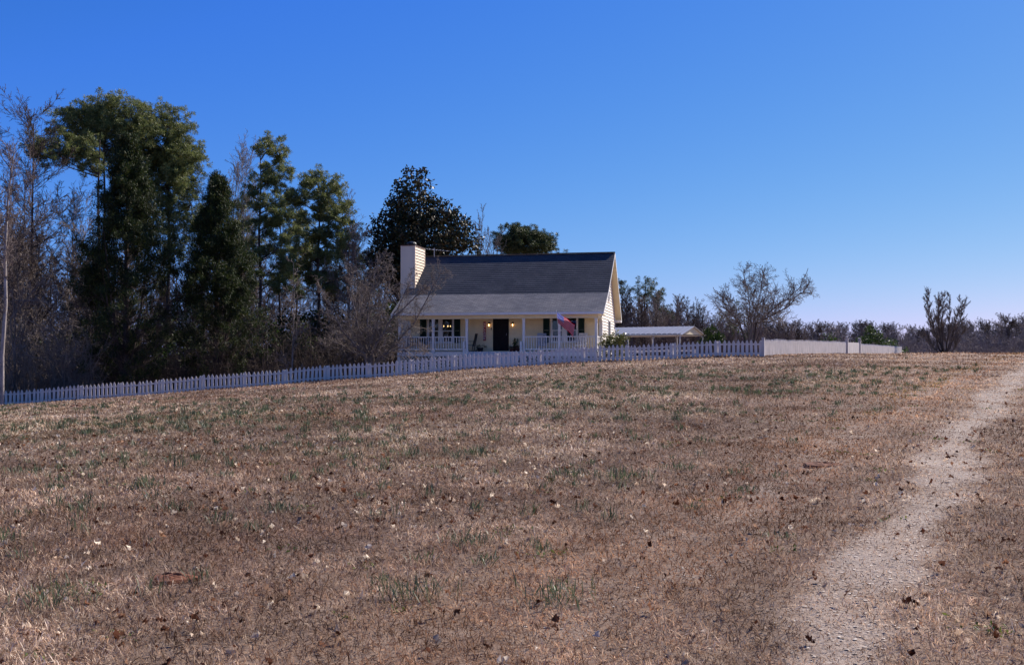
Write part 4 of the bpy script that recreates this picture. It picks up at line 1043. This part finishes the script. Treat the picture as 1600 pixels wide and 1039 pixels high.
front_tree(580, 575, 60.3, [[(588,562),(622,534),(650,500),(676,450),(687,428)], [(584,555),(600,520),(622,480),(640,440)], [(580,550),(588,510),(602,460),(615,425)], [(578,545),(572,500),(580,450),(585,410)],
    [(574,550),(560,510),(548,470),(545,430)], [(572,555),(545,525),(525,490),(510,455)], [(574,560),(540,545),(510,530)], [(590,560),(625,545),(660,540)], [(584,550),(610,505),(648,470),(665,455)]],
    61, 'low wide spreading bare tree between the picket fence and the left end of the porch', 'bare_tree', 25, 1.6, .085, 'bark_grey', 'twig')
front_tree(1172, 545, 63, [[(1166,513),(1152,497),(1144,479),(1138,460),(1130,450)], [(1167,506),(1168,479),(1163,456),(1155,430)], [(1178,508),(1189,467),(1188,445),(1191,410)],
    [(1182,502),(1201,479),(1211,445),(1218,424)], [(1187,498),(1212,474),(1234,454),(1241,426)], [(1190,500),(1224,483),(1245,461),(1258,447)], [(1188,503),(1212,502),(1235,497),(1252,486),(1265,479)],
    [(1160,508),(1143,497),(1133,478),(1124,468)], [(1180,505),(1206,492),(1230,478),(1250,462)], [(1172,508),(1177,470),(1178,440),(1172,422)], [(1165,508),(1150,480),(1146,455),(1140,440)]],
    62, 'lone wide spreading bare tree behind the fence corner right of the carport', 'bare_tree', 38, 1.4, .060, 'bark_pine', 'twig', Q=dict(QF, wob=[.05,.09,.12,.16], kids=[7,6,4,0], ang=[38,42,45,0], up=[.02,.03,.02,.02], rmin=.0075, bound=lambda q: ((q.x-WX(1186,63))/(92*63/1600))**2+((q.z-WZ(470,63))/(69*63/1600))**2+((q.y-63)/4)**2 < 1), depth=1.3)
QT = dict(QF, up=[.05,.2,.12,.08], ang=[20,20,26,0], wob=[.05,.08,.12,.16], rmin=.010, kids=[8,8,6,0], first=.26)
front_tree(1475, 560, 112, [[(1466,545),(1458,515),(1451,483),(1450,462)], [(1468,540),(1452,512),(1440,488)], [(1470,540),(1465,500),(1466,466)], [(1474,540),(1475,510),(1481,470)], [(1482,545),(1492,504),(1496,464)],
    [(1484,545),(1500,504),(1507,480)], [(1478,545),(1486,505),(1490,475)], [(1462,548),(1446,525)], [(1490,548),(1508,515)], [(1470,545),(1460,505),(1457,478)]],
    63, 'fan shaped clump of bare upright trunks on the skyline at the right', 'bare_tree', 40, 1.25, .13, 'twig_dark', 'twig', Q=QT, depth=.9)
# leaning pale branches at the far left
rndb = random.Random(8); segs = []; Z = 63.5; x = WX(30, Z); loc = Vector((x, Z, gz(x, Z)-.1))
for limb in [[(18,560),(30,500),(60,460),(95,520)], [(20,550),(50,500),(75,520),(110,560)], [(16,560),(40,540),(60,580),(80,600)], [(28,470),(60,470),(100,500),(125,545)], [(20,540),(60,560),(110,565)], [(24,500),(80,430),(84,490)]]:
    guided(rndb, [loc]+[pix(a, b, Z, rndb.uniform(-.8,.8)) for a, b in limb], .05, .012, QF, segs, 12, 1.3)
tree_obj('broken_tree', rel(segs, loc), M['bark_pale'], M['twig'], loc, 'broken pale branched tree drooping behind the left end of the picket fence', 'broken tree')

# shrubs near the house and fence
leafy('shrub', 960, 60.8, [(951,534,14,13),(966,532,15,12),(944,545,8,14),(975,538,8,10),(958,548,18,12)], 'yellow green broadleaf shrub at the right front corner of the house', 'shrub', 64, 'shrub', .14, .06, 22, .5, .22, .04)
leafy('juniper_bush', 1114, 64, [(1114,528,15,13),(1112,520,9,9),(1122,532,10,8),(1100,535,8,7)], 'small bright green juniper behind the picket fence right of the carport', 'bush', 65, 'shrub_g', .18, .05, 34, .45, .26, .04, updir=(0,0,2))
leafy('evergreen_tree', 1150, 78, [(1148,492,18,18),(1135,505,16,18),(1160,510,20,16),(1150,480,10,8)], 'dark evergreen half hidden behind the lone spreading bare tree', 'evergreen tree', 66, 'needle_d', .26, .07, 22, .16, .5, .08)
leafy('evergreen_tree', 1362, 128, [(1362,528,16,12),(1350,538,14,12),(1376,538,12,12),(1360,518,8,5)], 'green round topped evergreen behind the far end of the board fence', 'evergreen tree', 67, 'shrub_g', .36, .12, 30, .5, .6, .1)
leafy('evergreen_tree', 1398, 132, [(1396,536,10,10),(1406,546,10,10),(1390,546,10,8)], 'smaller green evergreen just past the end of the board fence', 'evergreen tree', 68, 'shrub_g', .36, .12, 30, .5, .6, .1)
leafy('evergreen_tree', 1296, 128, [(1294,530,12,8),(1303,534,8,6)], 'low green evergreen top showing over the board fence left of the gate', 'evergreen tree', 69, 'shrub_g', .36, .12, 26, .5, .6, .1)

# ------------------------------------------------------------------ wood right of the house and far tree line
RWD = ('bare brown tree in the wood behind the carport', 'bare trees of the wood behind the carport')
QR = dict(Q_BARE, kids=[26,9,6,0], rmin=.017, up=[.02,.08,.05,.03], ang=[42,40,42,0], start=[.25,.1,.05,0], lr=[.40,.5,.5,0])
T2 = [template(200+i, 12, QR, .16, ('twig_red','twig_dark','twig')[i], 'twig_dark', *RWD) for i in range(3)]
u2 = set()
for i in range(76):
    f = (i+rnd.random())/76; px = 930+330*f; Z = rnd.uniform(118, 165)
    yt = np.interp(px, [930,970,1005,1050,1090,1120,1200,1260], [445,450,440,458,462,478,488,505]) + rnd.uniform(-4, 26); x = WX(px, Z)
    put(T2, x, Z, max(4, WZ(yt, Z)-gz(x, Z)), 12, u2)
FWD = ('bare tree in the distant tree line on the right horizon', 'bare trees of the distant tree line')
T3 = [template(220+i, 12, dict(QR, rmin=.018), .18, ('twig_haze','twig_dark','twig_red')[i], 'twig_dark', *FWD) for i in range(3)]
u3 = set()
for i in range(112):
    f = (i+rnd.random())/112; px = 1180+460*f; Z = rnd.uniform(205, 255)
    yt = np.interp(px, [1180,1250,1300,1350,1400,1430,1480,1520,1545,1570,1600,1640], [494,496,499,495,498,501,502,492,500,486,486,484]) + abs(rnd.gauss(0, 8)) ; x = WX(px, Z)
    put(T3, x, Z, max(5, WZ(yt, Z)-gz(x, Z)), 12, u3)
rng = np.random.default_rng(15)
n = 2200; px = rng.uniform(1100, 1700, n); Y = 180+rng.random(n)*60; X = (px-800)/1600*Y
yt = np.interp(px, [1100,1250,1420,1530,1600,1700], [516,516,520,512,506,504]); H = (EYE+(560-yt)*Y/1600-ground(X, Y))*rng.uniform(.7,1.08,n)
thicket('far_woodland', 'hazy brown mass of far woodland along the right horizon', 'woodland', X, Y, H, 'twig_haze', rng, 12, .02)
n = 900; px = rng.uniform(930, 1240, n); Y = 125+rng.random(n)*40; X = (px-800)/1600*Y
yt = np.interp(px, [930,1050,1120,1240], [480,490,500,515]); H = (EYE+(560-yt)*Y/1600-ground(X, Y))*rng.uniform(.6,1.1,n)
thicket('wood_undergrowth', 'reddish brown undergrowth of the wood behind the carport', 'undergrowth', X, Y, H, 'twig_red', rng, 12, .03)

# ------------------------------------------------------------------ field cover
rng = np.random.default_rng(21)
def sample_field(n, y0, y1, power, spread=.62, pad=3.6):
    e = power+1; u_ = rng.random(n); Y = (y0**e + u_*(y1**e-y0**e))**(1/e); X = (rng.random(n)*2-1)*(Y*spread+pad); return X, Y
def blades(X, Y, L, W, elev_lo, elev_hi, bend=.3, zoff=0.0):
    n = len(X); Z = ground(X, Y)+zoff; az = rng.random(n)*2*np.pi; el = rng.uniform(elev_lo, elev_hi, n)
    d = np.stack([np.cos(az)*np.cos(el), np.sin(az)*np.cos(el), np.sin(el)], 1)
    e = np.stack([-np.sin(az), np.cos(az), np.zeros(n)], 1); tw = rng.normal(0,.6,n); e = e*np.cos(tw)[:,None]+np.cross(d, e)*np.sin(tw)[:,None]
    P = np.stack([X, Y, Z], 1); mid = P+d*(L*.55)[:,None]; tip = P+d*L[:,None]; tip[:,2] -= L*bend*rng.random(n)
    V = np.stack([P+e*(W*.5)[:,None], mid+e*(W*.5)[:,None], tip, mid-e*(W*.5)[:,None]], 1).reshape(-1,3); b = np.arange(n)*4
    return V, np.stack([b, b+1, b+2, b+3], 1)
X, Y = sample_field(1150000, 2.4, 64, -.85)
pale, rust, green, gb, dk, tn = masks(X, Y)
keep = rng.random(len(X)) > np.maximum(pale*.88, tn*.45)
X, Y = X[keep], Y[keep]; n = len(X)
L = (.035+.055*rng.random(n)**1.5)*(1+Y/80); W = .0020*(1+Y/4.2); L = L*(1-.55*masks(X, Y)[0])
m, nt, out = newmat('dead_grass_blades'); g = nd(nt, 'ShaderNodeNewGeometry')
col = ramp(nt, g.outputs['Random Per Island'], [(0,(.085,.048,.034)),(.3,(.31,.215,.16)),(.65,(.66,.525,.42)),(.9,(.91,.82,.71)),(1,(.98,.95,.89))])
for sc_, lo, hi in ((.11, (.62,.58,.56), (1.2,1.16,1.1)), (.55, (.62,.54,.50), (1.25,1.22,1.18)), (2.6, (.6,.58,.55), (1.25,1.2,1.15))):
    n_ = noise(nt, sc_, 3, wpos(nt)); col = mixc(nt, 1.0, col, ramp(nt, n_, [(.38, lo), (.62, hi)]), 'MULTIPLY')
ta_ = nd(nt, 'ShaderNodeAttribute'); ta_.attribute_name = 'tint'; col = mixc(nt, 1.0, col, ta_.outputs['Color'], 'MULTIPLY')
b = nd(nt, 'ShaderNodeBsdfDiffuse'); nt.links.new(col, b.inputs[0]); t = nd(nt, 'ShaderNodeBsdfTranslucent'); nt.links.new(col, t.inputs[0])
mx = nd(nt, 'ShaderNodeMixShader'); mx.inputs[0].default_value = .3; nt.links.new(b.outputs[0], mx.inputs[1]); nt.links.new(t.outputs[0], mx.inputs[2]); nt.links.new(mx.outputs[0], out.inputs[0])
M['deadgrass'] = m
FLn = 16000; ft = rng.random(FLn); FXs = FA[0]+(FB[0]-FA[0])*ft+rng.normal(size=FLn)*.05; FYs = FA[1]+(FB[1]-FA[1])*ft+rng.normal(size=FLn)*.12
X = np.concatenate([X, FXs]); Y = np.concatenate([Y, FYs]); L = np.concatenate([L, rng.uniform(.05, .19, FLn)*(.5+.5*np.sin(FXs*2.1)**2)]); W = np.concatenate([W, np.full(FLn, .02)])
me = np_mesh('dead_grass', *blades(X, Y, L, W, .1, 1.3))
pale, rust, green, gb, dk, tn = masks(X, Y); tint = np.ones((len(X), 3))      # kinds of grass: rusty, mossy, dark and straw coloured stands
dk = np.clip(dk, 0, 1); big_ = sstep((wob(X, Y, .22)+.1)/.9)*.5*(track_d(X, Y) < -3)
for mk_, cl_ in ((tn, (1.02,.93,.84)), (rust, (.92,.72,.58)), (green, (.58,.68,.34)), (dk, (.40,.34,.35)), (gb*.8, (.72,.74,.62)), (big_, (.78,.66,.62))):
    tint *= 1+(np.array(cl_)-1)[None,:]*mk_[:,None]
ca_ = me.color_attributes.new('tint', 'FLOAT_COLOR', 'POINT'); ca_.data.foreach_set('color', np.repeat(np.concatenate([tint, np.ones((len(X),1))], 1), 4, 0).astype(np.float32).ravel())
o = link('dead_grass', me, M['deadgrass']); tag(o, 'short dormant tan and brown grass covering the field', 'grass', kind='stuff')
# green tufts of wild onion
spots = [(640,935,10,.20),(862,940,9,.18),(95,938,14,.12),(232,765,6,.2),(130,800,5,.15),(735,850,8,.16),(975,752,12,.22),(905,748,4,.2),(880,745,4,.18),(740,712,6,.2),(645,715,5,.18),(1058,735,5,.15),(1145,742,4,.12),(1160,770,5,.12),
         (272,800,4,.18),(440,800,6,.15),(65,665,5,.2),(1215,840,4,.08),(1000,690,4,.2),(185,670,4,.2),(92,672,4,.2),(550,720,4,.18),(30,740,4,.15),(5,850,4,.2),(45,805,4,.12),(595,735,4,.15),(350,745,3,.12),(100,765,4,.12)]
def hit(px, py):
    t = (px-800)/1600; s = (py-560)/1600; Y = 5.0
    for _ in range(60): Y = .6*Y + .4*max(2, (EYE-gz(t*Y, Y))/s)
    return t*Y, Y
TXs, TYs, TLs = [], [], []
for (a, b, k, l) in spots:
    x, y = hit(a, b)
    for _ in range(k*11):
        TXs.append(x+rng.normal()*.026*k**.5*(1+y/16)); TYs.append(y+rng.normal()*.04*k**.5); TLs.append(l*rng.uniform(.5,1.1))
nt_ = 2300
cx, cy = sample_field(nt_*4, 6, 54, .2)
pale, rust, green, gb, dk, tn = masks(cx, cy)
pr = .06 + .94*gb; pr *= (track_d(cx, cy) < -1.5)*(1-.85*sstep((cy-38)/8)); kk = rng.random(len(cx)) < pr; cx, cy = cx[kk][:nt_], cy[kk][:nt_]
for x, y in zip(cx, cy):
    l = rng.uniform(.09, .22)
    for _ in range(int(rng.integers(8, 30))):
        TXs.append(x+rng.normal()*.045); TYs.append(y+rng.normal()*.045); TLs.append(l*rng.uniform(.6,1.1))
TXs, TYs, TLs = map(np.array, (TXs, TYs, TLs))
M['onion'] = m_leaf('wild_onion_blades', [(0,(.045,.06,.032)),(.6,(.095,.125,.065)),(1,(.19,.22,.12))], .5, .3, .4)
o = link('wild_onion_tufts', np_mesh('wild_onion_tufts', *blades(TXs, TYs, TLs, .0035*(1+TYs/8), .85, 1.5, .2)), M['onion']); tag(o, 'blue green tufts of wild onion dotted over the field', 'grass tufts', kind='stuff')
# bright low green weeds
cx, cy = sample_field(5200, 4, 34, -.1)
pale, rust, green, gb, dk, tn = masks(cx, cy)
kk = rng.random(len(cx)) < (.05+.95*green)*(1-pale); cx, cy = cx[kk], cy[kk]
X = np.repeat(cx, 14)+rng.normal(size=len(cx)*14)*.07; Y = np.repeat(cy, 14)+rng.normal(size=len(cx)*14)*.07
M['weed'] = m_leaf('low_green_weeds', [(0,(.05,.08,.015)),(.6,(.11,.15,.03)),(1,(.20,.24,.06))], .6, .3, .3)
o = link('green_weeds', np_mesh('green_weeds', *blades(X, Y, .03+.03*rng.random(len(X)), .012*(1+Y/14), .2, 1.2)), M['weed']); tag(o, 'low bright green weeds and moss beside the track and in the field', 'weeds', kind='stuff')
# fallen leaves
def leaf_litter(n, y0, y1, pw, sz0, sz1):
    X, Y = sample_field(n, y0, y1, pw); pale, rust, green, gb, dk, tn = masks(X, Y)
    # more of them in drifts
    w = .35+.65*sstep((wob(X, Y, .5)+.2)/.8) + .8*dk; w *= (1-.75*np.maximum(pale, tn))*np.where(track_d(X, Y) > .8, .3, 1); k = rng.random(n) < w; X, Y = X[k], Y[k]; n = len(X)
    s = rng.uniform(sz0, sz1, n)*(1+Y/90); Z = ground(X, Y)+.012+.02*rng.random(n)
    prof = [(0,0),(.18,.16),(.10,.28),(.34,.40),(.20,.52),(.30,.72),(.12,.78),(0,1.0),(-.12,.78),(-.30,.72),(-.20,.52),(-.34,.40),(-.10,.28),(-.18,.16)]
    az = rng.random(n)*6.283; tilt = rng.normal(0,.6,n); roll = rng.normal(0,.7,n); curl = rng.uniform(.8,3.0,n)
    V = []
    for (a, b) in prof:
        lx = a*s*.8; ly = (b-.5)*s; lz = curl*(np.abs(a)*1.0+ (b-.5)**2*1.1)*s*.7
        y1_ = ly*np.cos(tilt)-lz*np.sin(tilt); z1_ = ly*np.sin(tilt)+lz*np.cos(tilt)
        x2 = lx*np.cos(roll)+z1_*np.sin(roll); z2 = -lx*np.sin(roll)+z1_*np.cos(roll)
        jx = s*rng.normal(0,.09,n); x2 = x2+jx; z2 = z2+s*rng.normal(0,.10,n)
        V.append(np.stack([X+x2*np.cos(az)-y1_*np.sin(az), Y+x2*np.sin(az)+y1_*np.cos(az), Z+np.maximum(z2, -.01)], 1))
    V = np.stack(V, 1).reshape(-1,3); b = (np.arange(n)*14)[:,None]
    F = np.concatenate([b+np.array([[0,1,2,12][0:1]+[1,2]+[12]]) if False else b+np.array([q]) for q in ([0,1,2,13],[13,2,3,12],[12,3,4,11],[11,4,5,10],[10,5,6,9],[9,6,7,8])])
    return V, F
M['litter'] = m_leaf('fallen_oak_leaves', [(0,(.05,.018,.011)),(.28,(.13,.05,.03)),(.48,(.26,.13,.08)),(.66,(.46,.32,.24)),(1,(.82,.70,.60))], .8, .3, .05)
V1, F1 = leaf_litter(11000, 3.0, 20, .1, .025, .075); V2, F2 = leaf_litter(13000, 15, 58, .5, .028, .075)
o = link('leaf_litter', np_mesh('leaf_litter', np.concatenate([V1, V2]), np.concatenate([F1, F2+len(V1)])), M['litter']); tag(o, 'curled fallen brown and tan leaves strewn over the grass', 'fallen leaves', kind='stuff')
# gravel chips on the track
X, Y = sample_field(290000, 2.4, 60, -.5); d = track_d(X, Y); pale = masks(X, Y)[0]; k = rng.random(len(X)) < pale*np.where(Y > 30, .4, .6); X, Y = X[k], Y[k]; n = len(X)
s = rng.uniform(.003,.010,n)*(1+Y/12); az = rng.random(n)*6.28; Zg = ground(X, Y)
V = []
for (a, b, c) in [(1,.1,0),(.1,.8,.0),(-.9,.2,0),(-.1,-.9,0),(.35,.1,.14),(-.3,-.05,.11)]:
    j = 1+rng.normal(0,.2,n); V.append(np.stack([X+(a*np.cos(az)-b*np.sin(az))*s*j, Y+(a*np.sin(az)+b*np.cos(az))*s*j, Zg+.004+c*s*j], 1))
V = np.stack(V, 1).reshape(-1,3); b = (np.arange(n)*6)[:,None]
F = np.concatenate([b+np.array([q]) for q in ([0,1,4],[1,5,4],[1,2,5],[2,3,5],[3,4,5],[3,0,4])])
M['gravel'] = m_leaf('pale_gravel_chips', [(0,(.22,.16,.13)),(.5,(.46,.38,.33)),(1,(.72,.64,.58))], .85, .0, .2)
o = link('track_gravel', np_mesh('track_gravel', V, F), M['gravel']); tag(o, 'pale gravel chips worn into the wheel track', 'gravel', kind='stuff')

# bare earth mounds
M['soil'] = m_paint('red_clay_soil', (.17,.065,.035), .4, 14, .95, False)
def mound(px, py, r, h, label, seed):
    x, y = hit(px, py); rnd = random.Random(seed); V = [(0,0,h)]; F = []; K = 18; RG = 6
    for i in range(1, RG+1):
        for k in range(K):
            a = 6.283*k/K; rr = r*i/RG*(1+.18*math.sin(a*3+seed)+.08*rnd.random()); V.append((rr*math.cos(a), rr*math.sin(a)*.8, h*(1-(i/RG)**1.6)*(1+.35*rnd.uniform(-1,1)) - (.03 if i == RG else 0)))
    me = bpy.data.meshes.new('soil_mound')
    F = [(0, 1+k, 1+(k+1)%K) for k in range(K)] + [(1+(i-1)*K+k, 1+i*K+k, 1+i*K+(k+1)%K, 1+(i-1)*K+(k+1)%K) for i in range(1, RG) for k in range(K)]
    me.from_pydata(V, [], F); o = link('soil_mound', me, M['soil'], None, (x, y, gz(x, y)+.005)); return tag(o, label, 'soil mound')
mound(272, 903, .17, .035, 'small red brown dug up mound of soil in the near left of the field', 1)
mound(1283, 726, .26, .03, 'flat patch of orange bare clay left of the track', 2)
mo = mound(122, 637, .30, .10, 'little clay mound in front of the left part of the picket fence', 3)
x, y = mo.location.x, mo.location.y
st_ = MB().tube([(0,0,0),(-.03,0,.15),(.02,0,.28)], [.02,.018,.012], 6).tube([(-.02,0,.14),(-.10,0,.24)], [.012,.008], 5).build('stump_shoot', M['bark_pine'], None, (x-.05, y, gz(x, y)+.07)); tag(st_, 'tiny dark broken shoot sticking out of the little clay mound', 'stump')

# ------------------------------------------------------------------ sky, sun, camera
SAZ, SEL = R(50), R(36)    # sun to the right of and behind the house
w = bpy.data.worlds.new('World'); scene.world = w; w.use_nodes = True; nt = w.node_tree; nt.nodes.clear()
sky = nd(nt, 'ShaderNodeTexSky'); sky.sky_type = 'NISHITA'; sky.sun_disc = False; sky.sun_elevation = SEL; sky.sun_rotation = SAZ
sky.altitude = 300; sky.air_density = 1.0; sky.dust_density = .25; sky.ozone_density = 4.0
EXPO = .6
sp_ = nd(nt, 'ShaderNodeSeparateColor'); nt.links.new(sky.outputs[0], sp_.inputs[0]); cb_ = nd(nt, 'ShaderNodeCombineColor')
q_ = [mth(nt, 'MULTIPLY', sp_.outputs[ci], .1) for ci in range(3)]
red_ = mth(nt, 'MULTIPLY', mth(nt, 'POWER', q_[0], 1.5), .775)
grn_ = mth(nt, 'MULTIPLY', mth(nt, 'POWER', q_[1], .96), .688)
blu_ = mth(nt, 'MINIMUM', mth(nt, 'POWER', q_[0], .14), mth(nt, 'ADD', mth(nt, 'MULTIPLY', q_[2], 1.35), mth(nt, 'MULTIPLY', q_[0], .6)))
for ci, v_ in enumerate((red_, grn_, blu_)):     # the deep polarised blue of the photograph's sky
    nt.links.new(mth(nt, 'MULTIPLY', v_, 10/2**EXPO), cb_.inputs[ci])
bg = nd(nt, 'ShaderNodeBackground'); bg.inputs[1].default_value = .10; nt.links.new(cb_.outputs[0], bg.inputs[0])
ow = nd(nt, 'ShaderNodeOutputWorld'); nt.links.new(bg.outputs[0], ow.inputs[0])
sl = bpy.data.lights.new('sun', 'SUN'); sl.energy = 5.0; sl.angle = R(.53); sl.color = (1, .93, .84)
so = bpy.data.objects.new('sun', sl); COL.objects.link(so)
dirv = Vector((math.sin(SAZ)*math.cos(SEL), math.cos(SAZ)*math.cos(SEL), math.sin(SEL)))
so.rotation_euler = dirv.to_track_quat('Z', 'Y').to_euler(); so.location = (30, 30, 40)

cd_ = bpy.data.cameras.new('camera'); cam = bpy.data.objects.new('camera', cd_); COL.objects.link(cam)
cd_.sensor_width = 36; cd_.lens = 36; cd_.clip_end = 3000; cd_.clip_start = .05
cam.location = (0, 0, EYE); cam.rotation_euler = (R(90)+math.atan(40.5/1600), 0, 0); scene.camera = cam
vs = scene.view_settings; vs.view_transform = 'Standard'; vs.look = 'None'; vs.exposure = EXPO; vs.gamma = 1
scene.cycles.max_bounces = 6; scene.cycles.transparent_max_bounces = 8
